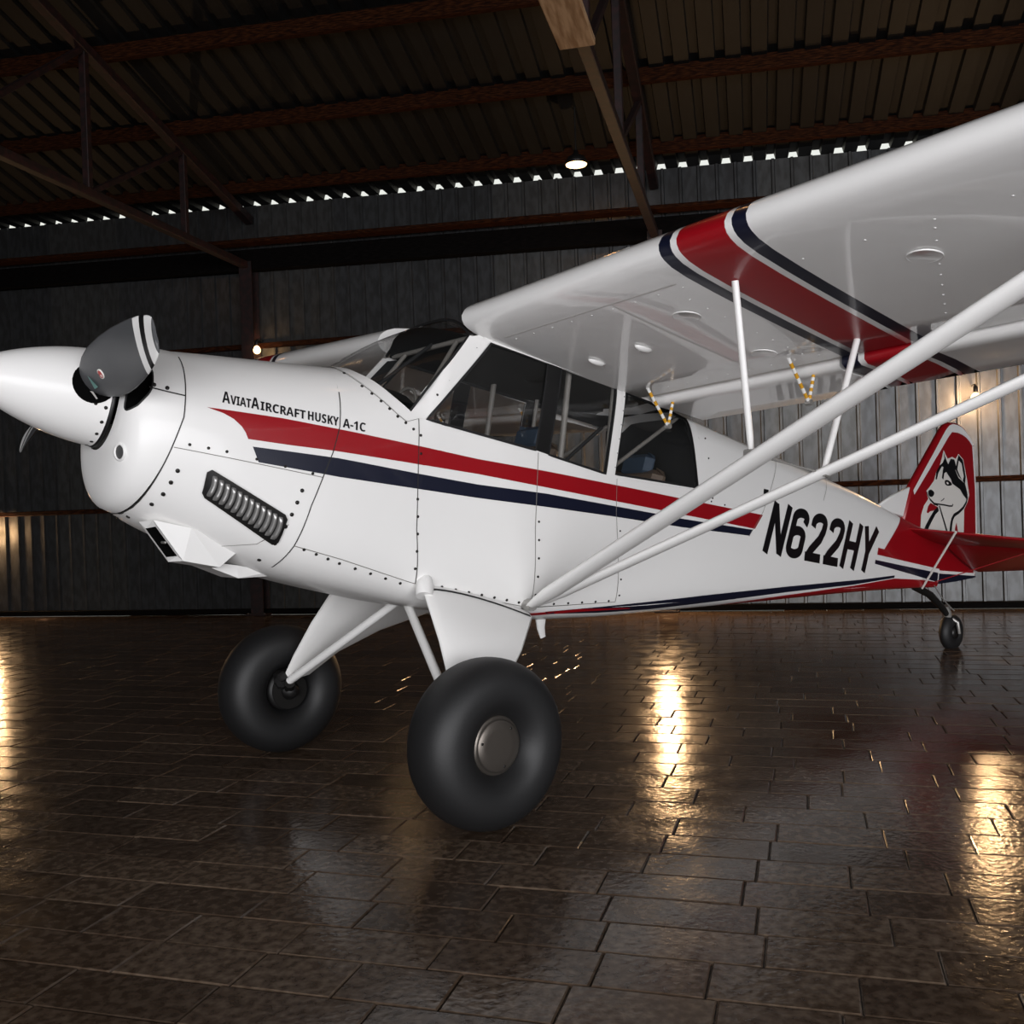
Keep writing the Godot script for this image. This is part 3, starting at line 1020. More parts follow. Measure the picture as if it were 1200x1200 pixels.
func make_leg(side: float) -> void:
	var leg := node("landing_gear_leg", plane)
	var mb := Mb.new()
	# streamlined sections from the fuselage down to the axle
	var S := [[Vector3(-.09, .93, .33), Vector3(.575, .865, .33), .030], [Vector3(-.09, .905, .39), Vector3(.56, .84, .38), .034], [Vector3(-.105, .70, .57), Vector3(.33, .69, .60), .028], [Vector3(-.115, .52, .70), Vector3(.16, .555, .72), .022], [Vector3(-.12, .40, .77), Vector3(.04, .42, .79), .014]]
	var rows := []
	for q in S:
		var a: Vector3 = q[0]
		var b: Vector3 = q[1]
		var r := []
		var nrm := Vector3(0, .75, .66)
		for j in 22:
			var t := TAU * j / 22.0
			var x := .5 - .5 * cos(t)
			var h: float = q[2] * sqrt(x) * (1 - x) * 2.6 * signf(sin(t)) if j != 0 and j != 11 else 0.0
			var p := a.lerp(b, x) + nrm * h
			r.append(Vector3(p.x, p.y, p.z * side))
		rows.append(r)
	mb.grid(rows, true, 1)
	mb.fan(rows[-1])
	put("leg_fairing", mb.done(), mats["white"], leg)
	# cuff at the fuselage with its raised rounded front
	mb = Mb.new()
	mb.tube([Vector3(-.060, .960, .350 * side), Vector3(-.075, .930, .375 * side), Vector3(-.085, .885, .395 * side)], [.030, .042, .038], 14, true)
	put("hinge_cuff", mb.done(), mats["white"], leg)
	mb = Mb.new()
	var L := []
	var R := []
	for i in 15:
		var x := lerpf(.02, .97, i / 14.0)
		var q: Array = S[1]
		var p: Vector3 = q[0].lerp(q[1], x) + Vector3(0, .75, .66) * (q[2] * sqrt(x) * (1 - x) * 2.6 + .003)
		L.append(Vector3(p.x, p.y + .004, (p.z - .001) * side))
		R.append(Vector3(p.x, p.y - .004, (p.z + .004) * side))
	mb.grid([L, R], false, FLAT)
	put("fairing_seam", mb.done(), mats["rubber"], leg)
	mb = Mb.new()
	mb.tube([Vector3(.06, .855, .035 * side), Vector3(-.095, .385, .745 * side)], [.021], 14)
	put("shock_strut", mb.done(), mats["white"], leg)
	mb = Mb.new()
	mb.tube([Vector3(-.10, .375, .73 * side), Vector3(-.0585, .332, .80 * side), Vector3(-.0585, .332, .9 * side)], [.026, .028, .024], 12)
	put("axle_fitting", mb.done(), mats["dark_metal"], leg)

func plate(pts: Array, t: float, bev: float, z0 := 0.0) -> ArrayMesh:
	# outline in u, v with rounded rim, thickness t across z
	var P := PackedVector2Array()
	for p in pts:
		P.append(Vector2(p[0], p[1]))
	if not Geometry2D.is_polygon_clockwise(P):
		P.reverse()
	var inset := func(d: float) -> PackedVector2Array:
		var o := PackedVector2Array()
		for i in P.size():
			var a := (P[i] - P[(i - 1 + P.size()) % P.size()]).normalized()
			var b := (P[(i + 1) % P.size()] - P[i]).normalized()
			var n := (Vector2(a.y, -a.x) + Vector2(b.y, -b.x)).normalized()
			o.append(P[i] + n * d)
		return o
	var mb := Mb.new()
	var rings := []
	for e in [[bev, -1.0], [bev * .3, -.7], [0.0, 0.0], [bev * .3, .7], [bev, 1.0]]:
		var r := []
		for q in inset.call(e[0]):
			r.append(Vector3(q.x, q.y, z0 + t * .5 * float(e[1])))
		rings.append(r)
	mb.grid(rings, true, 1)
	var inner: PackedVector2Array = inset.call(bev)
	var ix := Geometry2D.triangulate_polygon(inner)
	for sg in [-1.0, 1.0]:
		for k in range(0, ix.size(), 3):
			mb.tri(Vector3(inner[ix[k]].x, inner[ix[k]].y, z0 + t * .5 * sg), Vector3(inner[ix[k + 1]].x, inner[ix[k + 1]].y, z0 + t * .5 * sg), Vector3(inner[ix[k + 2]].x, inner[ix[k + 2]].y, z0 + t * .5 * sg))
	return mb.done()

func flat_paint(called: String, pts: Array, z: float, m: Material, parent: Node) -> Node3D:
	var P := PackedVector2Array()
	for p in pts:
		P.append(Vector2(p[0], p[1]))
	var ix := Geometry2D.triangulate_polygon(P)
	var mb := Mb.new()
	for k in range(0, ix.size(), 3):
		mb.tri(Vector3(P[ix[k]].x, P[ix[k]].y, z), Vector3(P[ix[k + 1]].x, P[ix[k + 1]].y, z), Vector3(P[ix[k + 2]].x, P[ix[k + 2]].y, z))
	return put(called, mb.done(), m, parent)

func round_off(pts: Array, times := 2) -> Array:
	for k in times:
		var s := []
		for i in pts.size():
			var a := Vector2(pts[i][0], pts[i][1])
			var b := Vector2(pts[(i + 1) % pts.size()][0], pts[(i + 1) % pts.size()][1])
			var c := a.lerp(b, .25)
			var d := a.lerp(b, .75)
			s.append([c.x, c.y])
			s.append([d.x, d.y])
		pts = s
	return pts

func brush(line: Array, w0: float, w1: float) -> Array:
	var l := []
	var r := []
	var n := line.size()
	for i in n:
		var p := Vector2(line[i][0], line[i][1])
		var a := Vector2(line[maxi(i - 1, 0)][0], line[maxi(i - 1, 0)][1])
		var b := Vector2(line[mini(i + 1, n - 1)][0], line[mini(i + 1, n - 1)][1])
		var t := (b - a).normalized()
		var w := lerpf(w0, w1, float(i) / (n - 1)) * .5
		var nn := Vector2(-t.y, t.x) * w
		l.append([p.x + nn.x, p.y + nn.y])
		r.append([p.x - nn.x, p.y - nn.y])
	r.reverse()
	return l + r

func make_tail() -> void:
	var finp := [[4.44, 1.84], [4.53, 2.135], [4.74, 2.40], [4.96, 2.675], [5.00, 2.715], [5.068, 2.745], [5.17, 2.763], [5.253, 2.76], [5.32, 2.745], [5.378, 2.714], [5.44, 2.672], [5.475, 2.64], [5.493, 2.60], [5.53, 2.44], [5.57, 2.27], [5.60, 2.10], [5.625, 1.93], [5.635, 1.62], [5.625, 1.535], [4.95, 1.41], [4.6, 1.5]]
	var fin := put("tail_fin", plate(finp, .056, .026), mats["red"], plane)
	var white_band := [[4.56, 2.105], [4.70, 2.285], [4.83, 2.447], [4.94, 2.59], [4.995, 2.66], [5.05, 2.712], [5.11, 2.738], [5.18, 2.742], [5.25, 2.738], [5.32, 2.718], [5.39, 2.685], [5.465, 2.635], [5.447, 2.615], [5.39, 2.648], [5.335, 2.668], [5.27, 2.679], [5.19, 2.680], [5.098, 2.668], [5.04, 2.61], [4.96, 2.515], [4.86, 2.40], [4.76, 2.28], [4.58, 2.075]]
	for z in [.0288, -.0288]:
		flat_paint("white_border", white_band, z, mats["white"], fin)
		flat_paint("white_trim", [[5.44, 2.625], [5.463, 2.615], [5.545, 2.27], [5.598, 1.93], [5.606, 1.62], [5.60, 1.56], [5.575, 1.56], [5.576, 1.93], [5.527, 2.27]], z, mats["white"], fin)
		flat_paint("dark_wedge", [[4.95, 1.505], [5.60, 1.553], [5.628, 1.545], [5.3, 1.475], [4.96, 1.418]], z, mats["navy"], fin)
		flat_paint("white_line", [[4.55, 1.503], [5.60, 1.575], [5.60, 1.553], [4.55, 1.477]], z, mats["white"], fin)
	# painted husky head on the port side of the fin
	var dog := node("husky_emblem", fin)
	var W: Material = mats["pale"]
	var K: Material = mats["ink"]
	flat_paint("head_outline", [[4.98, 2.497], [5.05, 2.44], [5.121, 2.468], [5.18, 2.463], [5.219, 2.511], [5.303, 2.479], [5.384, 2.328], [5.434, 2.205], [5.412, 2.142], [5.364, 2.076], [5.381, 1.835], [4.698, 1.800], [4.695, 1.934], [4.729, 2.011], [4.788, 2.073], [4.751, 2.13], [4.794, 2.167], [4.858, 2.229], [4.885, 2.302], [4.932, 2.361], [4.964, 2.442]], .0292, W, dog)
	flat_paint("red_gap", [[4.825, 2.048], [4.942, 2.03], [4.869, 1.99], [4.826, 1.981], [4.796, 1.961], [4.774, 1.965], [4.79, 2.015]], .0300, mats["red"], dog)
	flat_paint("red_gap", [[5.23, 1.90], [5.25, 1.95], [5.28, 1.88], [5.28, 1.82], [5.24, 1.82]], .0300, mats["red"], dog)
	flat_paint("dark_mask", [[4.982, 2.48], [5.021, 2.435], [5.064, 2.396], [5.1, 2.449], [5.157, 2.453], [5.194, 2.401], [5.182, 2.37], [5.243, 2.316], [5.353, 2.287], [5.382, 2.244], [5.406, 2.201], [5.391, 2.163], [5.34, 2.185], [5.276, 2.227], [5.21, 2.24], [5.147, 2.252], [5.12, 2.285], [5.075, 2.309], [5.040, 2.330], [5.012, 2.315], [5.000, 2.262], [4.978, 2.271], [4.984, 2.33], [4.993, 2.362], [4.967, 2.363], [4.917, 2.300], [4.900, 2.246], [4.881, 2.244], [4.885, 2.302], [4.932, 2.365], [4.974, 2.392], [4.999, 2.431]], .0300, K, dog)
	flat_paint("dark_ear", [[5.22, 2.502], [5.297, 2.472], [5.358, 2.347], [5.353, 2.287], [5.242, 2.327], [5.182, 2.376]], .0304, K, dog)
	flat_paint("pale_ear", [[5.228, 2.458], [5.277, 2.439], [5.323, 2.341], [5.309, 2.297], [5.247, 2.346], [5.212, 2.381]], .0310, W, dog)
	flat_paint("nose", round_off([[4.776, 2.134], [4.814, 2.155], [4.863, 2.144], [4.876, 2.127], [4.85, 2.100], [4.814, 2.092], [4.784, 2.106]], 1), .0306, K, dog)
	flat_paint("eye", round_off([[5.019, 2.256], [5.063, 2.272], [5.121, 2.262], [5.150, 2.241], [5.083, 2.222], [5.033, 2.225]], 2), .0306, K, dog)
	flat_paint("eye_light", round_off([[5.045, 2.25], [5.075, 2.255], [5.09, 2.24], [5.06, 2.233]], 1), .0312, W, dog)
	flat_paint("mouth_line", brush([[4.816, 2.075], [4.88, 2.052], [4.939, 2.055], [5.028, 2.062], [5.12, 2.066], [5.165, 2.073], [5.174, 2.09]], .010, .014), .0306, K, dog)
	flat_paint("muzzle_line", brush([[4.756, 2.125], [4.785, 2.095], [4.816, 2.07], [4.88, 2.048], [4.94, 2.047]], .007, .018), .0307, K, dog)
	flat_paint("lip_mark", brush([[4.98, 2.085], [5.01, 2.10], [5.03, 2.115]], .006, .010), .0306, K, dog)
	flat_paint("throat_line", brush([[4.96, 2.045], [5.03, 1.955], [5.094, 1.87], [5.12, 1.83]], .016, .024), .0306, K, dog)
	flat_paint("neck_patch", brush([[4.95, 2.018], [4.90, 1.985], [4.84, 1.915], [4.787, 1.845], [4.77, 1.81]], .035, .050), .0306, K, dog)
	flat_paint("jaw_patch", brush([[5.404, 2.19], [5.392, 2.139], [5.345, 2.085], [5.27, 2.035], [5.205, 2.005], [5.175, 1.965], [5.165, 1.92], [5.16, 1.86], [5.165, 1.81]], .018, .038), .0306, K, dog)
	# dorsal fillet ahead of the fin
	put("dorsal_fillet", plate([[4.08, 1.90], [4.30, 2.03], [4.62, 2.165], [4.50, 1.88]], .03, .012), mats["white"], plane)
	# tailplane: fixed stabiliser and drooped elevator on each side
	for side in [1.0, -1.0]:
		var mb := Mb.new()
		var rows := []
		for i in 9:
			var k := i / 8.0
			var z: float = lerpf(.045, 1.45, k) * side
			var le := Vector3(4.44 + .30 * k + .16 * pow(maxf(0, k - .75) / .25, 2.5), 1.80 - .11 * k, z)
			var te := Vector3(5.04, 1.752 - .06 * k, z)
			var r := []
			for j in 16:
				var t := TAU * j / 16
				r.append(le.lerp(te, .5 - .5 * cos(t)) + Vector3(.05, 1, 0).normalized() * sin(t) * .024 * (1.0 if j <= 8 or true else 1.0))
			rows.append(r)
		mb.grid(rows, true, 1)
		mb.fan(rows[-1])
		var stab := put("tailplane", mb.done(), mats["red"], plane)
		mb = Mb.new()
		rows = []
		for i in 9:
			var k := i / 8.0
			var z: float = lerpf(.06, 1.42, k) * side
			var le := Vector3(5.018, 1.757 - .06 * k, z)
			var te := Vector3(5.60 - .30 * k - .15 * pow(k, 4), 1.585 + .05 * k, z)
			var r := []
			for j in 14:
				var t := TAU * j / 14
				r.append(le.lerp(te, .5 - .5 * cos(t)) + Vector3(.28, 1, 0).normalized() * sin(t) * .020)
			rows.append(r)
		mb.grid(rows, true, 1)
		mb.fan(rows[0])
		mb.fan(rows[-1])
		put("elevator", mb.done(), mats["red"], stab)
		mb = Mb.new()
		mb.tube([Vector3(4.49, 1.775, .42 * side), Vector3(4.765, 1.37, .035 * side)], [.0085], 8)
		put("bracing_strut", mb.done(), mats["pale"], stab)
		mb = Mb.new()
		mb.tube([Vector3(5.0, 1.735, .85 * side), Vector3(4.82, 1.40, .03 * side)], [.004], 6)
		put("bracing_wire", mb.done(), mats["red"], stab)
	# tail wheel on its leaf springs
	var tw := node("tail_wheel", plane)
	var m2 := Mb.new()
	m2.tube([Vector3(4.72, 1.375, 0), Vector3(4.95, 1.335, 0), Vector3(5.14, 1.255, 0), Vector3(5.235, 1.205, 0)], [.032, .030, .026, .024], 8, true, Vector3.UP, 1.0)
	put("leaf_spring", m2.done(), mats["dark_metal"], tw)
	m2 = Mb.new()
	m2.tube([Vector3(5.21, 1.27, 0), Vector3(5.27, 1.155, 0)], [.03], 12)
	for sz in [-1.0, 1.0]:
		m2.tube([Vector3(5.265, 1.17, .03 * sz), Vector3(5.285, 1.145, .066 * sz), Vector3(5.325, 1.06, .066 * sz)], [.014, .014, .012], 8, true)
	put("swivel_fork", m2.done(), mats["steel"], tw)
	m2 = Mb.new()
	var prof := []
	for i in 25:
		var a := lerpf(-PI * .9, PI * .9, i / 24.0)
		prof.append([.092 + .056 * cos(a), .047 * sin(a)])
	m2.lathe(Vector3(5.318, 1.066, 0), Vector3.BACK, prof, 36)
	put("tyre", m2.done(), mats["rubber_tyre"], tw)
	m2 = Mb.new()
	m2.lathe(Vector3(5.318, 1.066, -.04), Vector3.BACK, [[.0001, 0], [.05, 0], [.045, .02], [.045, .06], [.05, .08], [.0001, .08]], 20)
	put("hub", m2.done(), mats["dark_metal"], tw)
	m2 = Mb.new()
	for sz in [-1.0, 1.0]:
		var pts := []
		for i in 24:
			var k := i / 23.0
			pts.append(Vector3(lerpf(4.93, 5.235, k), lerpf(1.43, 1.235, k) - .02 * sin(k * PI), (.028 + .03 * k) * sz))
		m2.tube(pts, [.005], 6)
	put("steering_chain", m2.done(), mats["steel"], tw)

func make_struts() -> void:
	for side in [1.0, -1.0]:
		var s := strut("wing_strut", U(.695, .775, .345 * side), U(.80, 2.195, 3.30 * side), .056, .46)
		var mb := Mb.new()
		mb.lathe(U(.70, .79, .352 * side), Vector3.BACK * side, [[.0001, -.03], [.03, -.03], [.03, .03], [.0001, .03]], 10, FLAT)
		put("end_fitting", mb.done(), mats["steel"], s)
		var r := strut("wing_strut", U(.72, .775, .345 * side), U(1.47, 1.965, 3.20 * side), .037, .5)
		# jury struts up to the wing and the wire between them
		var j := node("jury_strut", plane)
		var a := U(.735, 1.435, 1.665 * side)
		var b := U(1.09, 1.355, 1.74 * side)
		var at := wing_lower(.26, 1.70 * side)
		var bt := wing_lower(1.02, 1.735 * side)
		for q in [[at, a], [bt, b]]:
			mb = Mb.new()
			mb.tube([q[0], q[0].lerp(q[1], .9), q[1]], [.0135, .0135, .010], 10)
			put("strut_tube", mb.done(), mats["white"], j)
		mb = Mb.new()
		mb.tube([a, b], [.004], 6)
		put("spacer_wire", mb.done(), mats["steel"], j)
		mb = Mb.new()
		mb.box(a + Vector3(0, .0, 0), Vector3(.05, .03, .05), .006)
		mb.box(b, Vector3(.045, .03, .045), .006)
		put("clamp", mb.done(), mats["steel"], j)

# level hangar coordinates to the tilted airframe's own
func U(x: float, y: float, z: float) -> Vector3:
	var t := deg_to_rad(10.0)
	return Vector3(x * cos(t) - y * sin(t), x * sin(t) + y * cos(t), z)

# ------------------------------------------------------------------ hangar
const FALL := -.0215    # the eaves drop slowly along the wall
const PITCH := .25
const T_RIDGE := 8.5
const T_FRONT := 17.0
const S0 := -8.0
const S1 := 22.5

func roof_y(s: float, t: float) -> float:
	return 5.19 + FALL * s + PITCH * (t if t < T_RIDGE else 2 * T_RIDGE - t)

func corrugated(called: String, parent: Node, x0: float, n: int, pitch: float, y0: float, top: Callable, m: Material, at: Transform3D, rib := .028, thick := .012) -> void:
	# profile along x, ribs towards +z
	var xs := []
	for i in n:
		var b := x0 + i * pitch
		xs.append_array([[b, 0.0], [b + pitch - .056, 0.0], [b + pitch - .046, rib], [b + pitch - .022, rib], [b + pitch - .012, 0.0]])
	xs.append([x0 + n * pitch, 0.0])
	var mb := Mb.new()
	var A := []
	var B := []
	var C := []
	var D := []
	for p in xs:
		var yt: float = top.call(p[0])
		A.append(Vector3(p[0], y0, p[1]))
		B.append(Vector3(p[0], yt, p[1]))
		C.append(Vector3(p[0], yt, -thick))
		D.append(Vector3(p[0], y0, -thick))
	mb.grid([A, B], false, FLAT)
	mb.grid([B, C], false, FLAT)
	mb.grid([C, D], false, FLAT)
	var o := put(called, mb.done(), m, parent)
	o.transform = at

func beam(called: String, a: Vector3, b: Vector3, w: float, h: float, m: Material, parent: Node, ch := .006) -> MeshInstance3D:
	# a straight bar from a to b, w wide and h high
	var mb := Mb.new()
	var d := (b - a)
	var x := d.normalized()
	var up := Vector3.UP if absf(x.y) < .95 else Vector3.BACK
	var z := x.cross(up).normalized()
	var y := z.cross(x).normalized()
	mb.box((a + b) / 2, Vector3(d.length(), h, w), ch, Basis(x, y, z))
	return put(called, mb.done(), m, parent)

func build_floor() -> void:
	var slab := Mb.new()
	slab.box(Vector3((S0 + S1) / 2, -.16, T_FRONT / 2), Vector3(S1 - S0 + .4, .30, T_FRONT + .4))
	var floor_ := put("floor", slab.done(), mats["grout"], self, "structure")
	floor_.transform = hangar
	# apron outside the door
	var ap := Mb.new()
	ap.box(Vector3((S0 + S1) / 2, -.2, T_FRONT + 20.2), Vector3(90, .3, 40))
	var apron := put("ground", ap.done(), mats["apron"], self, "structure")
	apron.transform = hangar
	# stones laid in courses along the wall: a few lengths, three tones each
	var lens := [.30, .38, .46]
	var meshes := []
	for l in lens:
		for v in 3:
			var mb := Mb.new()
			var hx: float = l / 2 - .002
			var hz := .1025 - .002
			var b := .0045
			var rings := []
			for e in [[0.0, -.02], [0.0, -.004], [b, 0.0]]:
				var r := []
				for c in [[-1, -1], [-.3, -1], [.35, -1], [1, -1], [1, 1], [.4, 1], [-.35, 1], [-1, 1]]:
					var jit := Vector3(rng.randf_range(-1, 1), 0, rng.randf_range(-1, 1)) * .0012
					r.append(Vector3(c[0] * (hx - e[0]), e[1], c[1] * (hz - e[0])) + jit)
				rings.append(r)
			mb.grid(rings, true, FLAT)
			mb.fan(rings[2])
			meshes.append(mb.done())
	var turn := Basis(Vector3.UP, -.05)
	var all := []
	var eye := hangar.affine_inverse() * Vector3(-2.3675, 1.269, 4.0332)
	for row in range(-8, 88):
		var z := row * .205
		var x := -9.0 + rng.randf() * .4
		while x < 23.5:
			var k := rng.randi_range(0, 2)
			var l: float = lens[k]
			var c := turn * Vector3(x + l / 2, 0, z)
			x += l
			if c.x < S0 + .2 or c.x > S1 - .2 or c.z < .12 or c.z > T_FRONT - .15:
				continue
			var tone := rng.randf_range(.72, 1.25)
			var tilt := Basis(Vector3(1, 0, 0), rng.randf_range(-.004, .004)) * Basis(Vector3(0, 0, 1), rng.randf_range(-.0025, .0025))
			all.append([Transform3D(turn * tilt, c + Vector3(0, rng.randf_range(-.0015, .0010), 0)), k * 3 + rng.randi_range(0, 2), tone, c])
	# which stones lie in view, nearest first
	var cam_b: Basis = cam_basis()
	var seen := []
	var rest := []
	for a in all:
		var p: Vector3 = cam_b.inverse() * (hangar * a[3] - Vector3(-2.3675, 1.269, 4.0332))
		var px := Vector2(600 + 1166.6 * p.x / -p.z, 600 - 1166.6 * p.y / -p.z) if p.z < -.3 else Vector2(-9999, -9999)
		if p.z < -.3 and px.x > -40 and px.x < 1240 and px.y < 1230:
			seen.append([-p.z, a])
		else:
			rest.append(a)
	seen.sort_custom(func(p, q): return p[0] < q[0])
	for i in range(300, seen.size()):
		rest.append(seen[i][1])
	for i in mini(300, seen.size()):
		var a: Array = seen[i][1]
		var o := put("paver", meshes[a[1]], mats["stone_" + str(clampi(int((a[2] - .72) / .177), 0, 2))], floor_)
		o.transform = a[0]
	for k in meshes.size():
		var list := rest.filter(func(a): return a[1] == k)
		var mm := MultiMesh.new()
		mm.transform_format = MultiMesh.TRANSFORM_3D
		mm.use_colors = true
		mm.mesh = meshes[k]
		mm.instance_count = list.size()
		for i in list.size():
			mm.set_instance_transform(i, list[i][0])
			var t: float = list[i][2]
			mm.set_instance_color(i, Color(t, t, t))
		var mi := MultiMeshInstance3D.new()
		mi.name = "distant_pavers"
		mi.multimesh = mm
		mi.material_override = mats["stone_mass"]
		mi.set_meta("kind", "stuff")
		floor_.add_child(mi, true)

func cam_basis() -> Basis:
	return Basis(Vector3.UP, -0.681) * Basis(Vector3.RIGHT, -0.0063) * Basis(Vector3.BACK, -0.0344)

func build_walls() -> void:
	# back wall: sheets of ribbed metal side by side
	var back := node("wall_back", self, hangar)
	back.set_meta("kind", "structure")
	var p := .205
	var n := 5
	var x := S0
	var k := 0
	while x < S1 - .01:
		var cnt := clampi(roundi((S1 - x) / p), 1, n)
		corrugated("sheet", back, x, cnt, p, 0.0, func(s: float) -> float: return 5.19 + FALL * s, mats["sheet_" + str(k % 3)], Transform3D())
		x += cnt * p
		k += 1
	for y in [1.385, 3.40]:
		beam("girt", Vector3(S0, y, .065), Vector3(S1, y + FALL * .3, .065), .075, .06, mats["wood_dark"], back)
	beam("eave_beam", Vector3(S0, 4.47 + FALL * S0, .10), Vector3(S1, 4.47 + FALL * S1, .10), .14, .26, mats["wood_black"], back)
	beam("eave_board", Vector3(S0, 4.66 + FALL * S0, .26), Vector3(S1, 4.66 + FALL * S1, .26), .20, .045, mats["wood_dark"], back)
	beam("sill_plate", Vector3(S0, .035, .04), Vector3(S1, .035, .04), .08, .07, mats["wood_black"], back)
	# unseen end walls and front; the door opening is placed to light the airplane
	for e in [["wall_left", S0, 1.0], ["wall_right", S1, -1.0]]:
		var w := node(e[0], self, hangar)
		w.set_meta("kind", "structure")
		var basis := Basis(Vector3.UP, PI / 2 * e[2])
		var nn := int(T_FRONT / (p * 10)) + 1
		for i in nn:
			var z0 := i * p * 10
			var at := Transform3D(basis, Vector3(e[1], 0, 0))
			var sgn: float = e[2]
			corrugated("sheet", w, (-z0 - p * 10) if sgn > 0 else z0, 10, p, 0.0, func(a: float) -> float: return roof_y(e[1], clampf(absf(a), 0, T_FRONT)) - .01, mats["sheet_" + str(i % 3)], at)
	var front := node("wall_front", self, hangar * Transform3D(Basis(Vector3.UP, PI), Vector3(0, 0, T_FRONT)))
	front.set_meta("kind", "structure")
	var bx := -S1
	while bx < -S0 - .05:
		var mid := bx + p * 5
		var y0 := 0.0 if -mid < DOOR0 or -mid > DOOR1 else 4.0
		corrugated("sheet", front, bx, 10, p, y0, func(a: float) -> float: return roof_y(-a, T_FRONT) - .01, mats["sheet_0"], Transform3D())
		bx += p * 10

const DOOR0 := 2.0  # unseen door opening, its span chosen for the light on the airplane
const DOOR1 := 22.3

func build_roof() -> void:
	var ceil := node("ceiling", self, hangar)
	ceil.set_meta("kind", "structure")
	# ribbed sheets running down the slope; the raised ribs stay open over the wall
	var pitch := .2425
	var per := 4
	var x := S0
	var i := 0
	while x < S1 + .3:
		for half in 2:
			var mb := Mb.new()
			var t0 := 0.0 if half == 0 else T_FRONT
			var A := []
			var B := []
			var C := []
			var D := []
			for q in per:
				var b := x + q * pitch
				for e in [[0.0, 0.0], [.137, 0.0], [.152, .058], [.227, .058], [.2425, 0.0]]:
					var s: float = b + e[0]
					if e[0] > .2424 and q < per - 1:
						continue
					A.append(Vector3(s, roof_y(s, t0) + e[1], t0))
					B.append(Vector3(s, roof_y(s, T_RIDGE) + e[1], T_RIDGE))
					C.append(Vector3(s, roof_y(s, T_RIDGE) + .10, T_RIDGE))
					D.append(Vector3(s, roof_y(s, t0) + .006 + e[1], t0 + (.3 if half == 0 else -.3)))
			mb.grid([A, B], false, FLAT)
			# upper skin closes the thickness well inside the edge
			var E := []
			for v in A:
				E.append(v + Vector3(0, .004, 0))
			mb.grid([E, D, C], false, FLAT)
			put("roof_sheet", mb.done(), mats["roof_" + str(i % 2)], ceil)
		x += pitch * per
		i += 1
	# timber purlins under the sheets
	for t in [.58, 1.75, 2.95, 4.15, 5.35, 6.55, 7.75, 9.25, 10.45, 11.65, 12.85, 14.05, 15.25, 16.4]:
		beam("purlin", Vector3(S0, roof_y(S0, t) - .085, t), Vector3(S1, roof_y(S1, t) - .085, t), .075, .15, mats["wood_dark"] if int(t * 10) % 2 else mats["wood_brown"], ceil)

func truss(s: float, label: String) -> void:
	var o: Node3D
	if label:
		o = node("roof_truss", self, hangar * Transform3D(Basis(), Vector3(s, 0, 0)))
		tag(o, label, "truss")
	else:
		o = node("roof_truss", get_node("ceiling"), Transform3D(Basis(), Vector3(s, 0, 0)))
	var m: Material = mats["red_steel"]
	var yb := 4.40 + FALL * s
	var top := func(t: float) -> float: return roof_y(s, t) - .21
	beam("bottom_chord", Vector3(0, yb, .1), Vector3(0, yb, T_FRONT - .1), .09, .085, m, o)
	beam("top_chord", Vector3(0, top.call(.05), .05), Vector3(0, top.call(T_RIDGE), T_RIDGE), .10, .10, m, o)
	beam("top_chord", Vector3(0, top.call(T_FRONT - .05), T_FRONT - .05), Vector3(0, top.call(T_RIDGE), T_RIDGE), .10, .10, m, o)
	var ts := [1.55, 3.23, 5.0, 6.75, 8.5, 10.25, 12.0, 13.77, 15.45]
	for i in ts.size():
		beam("web_post", Vector3(0, yb, ts[i]), Vector3(0, top.call(ts[i]), ts[i]), .07, .07, m, o)
		if i > 0:
			var dn: bool = ts[i] <= T_RIDGE
			var a: float = ts[i - 1] if dn else ts[i]
			var b: float = ts[i] if dn else ts[i - 1]
			beam("web_brace", Vector3(0, top.call(a), a), Vector3(0, yb, b), .055, .055, m, o)

func steel_post(s: float, t: float, label: String) -> void:
	var o := node("steel_post", get_node("wall_back"), Transform3D(Basis(), Vector3(s, 0, t)))
	o.set_meta("label", label)
	var mb := Mb.new()
	var h := 4.44 + FALL * s
	# an I section: two flanges and a web
	mb.box(Vector3(0, h / 2, .085), Vector3(.17, h, .012))
	mb.box(Vector3(0, h / 2, -.085), Vector3(.17, h, .012))
	mb.box(Vector3(0, h / 2, 0), Vector3(.012, h, .165))
	put("column", mb.done(), mats["red_steel"], o)
	mb = Mb.new()
	mb.box(Vector3(0, .012, 0), Vector3(.28, .02, .28), .004)
	for c in [[-1, -1], [1, -1], [1, 1], [-1, 1]]:
		mb.lathe(Vector3(c[0] * .11, .02, c[1] * .11), Vector3.UP, [[.014, 0], [.014, .016], [.0001, .016]], 6, FLAT)
	put("base_plate", mb.done(), mats["red_steel"], o)
	mb = Mb.new()
	mb.tube([Vector3(-.11, .03, .02), Vector3(-.11, 1.36, .02)], [.012], 8)
	put("conduit", mb.done(), mats["pale"], o)

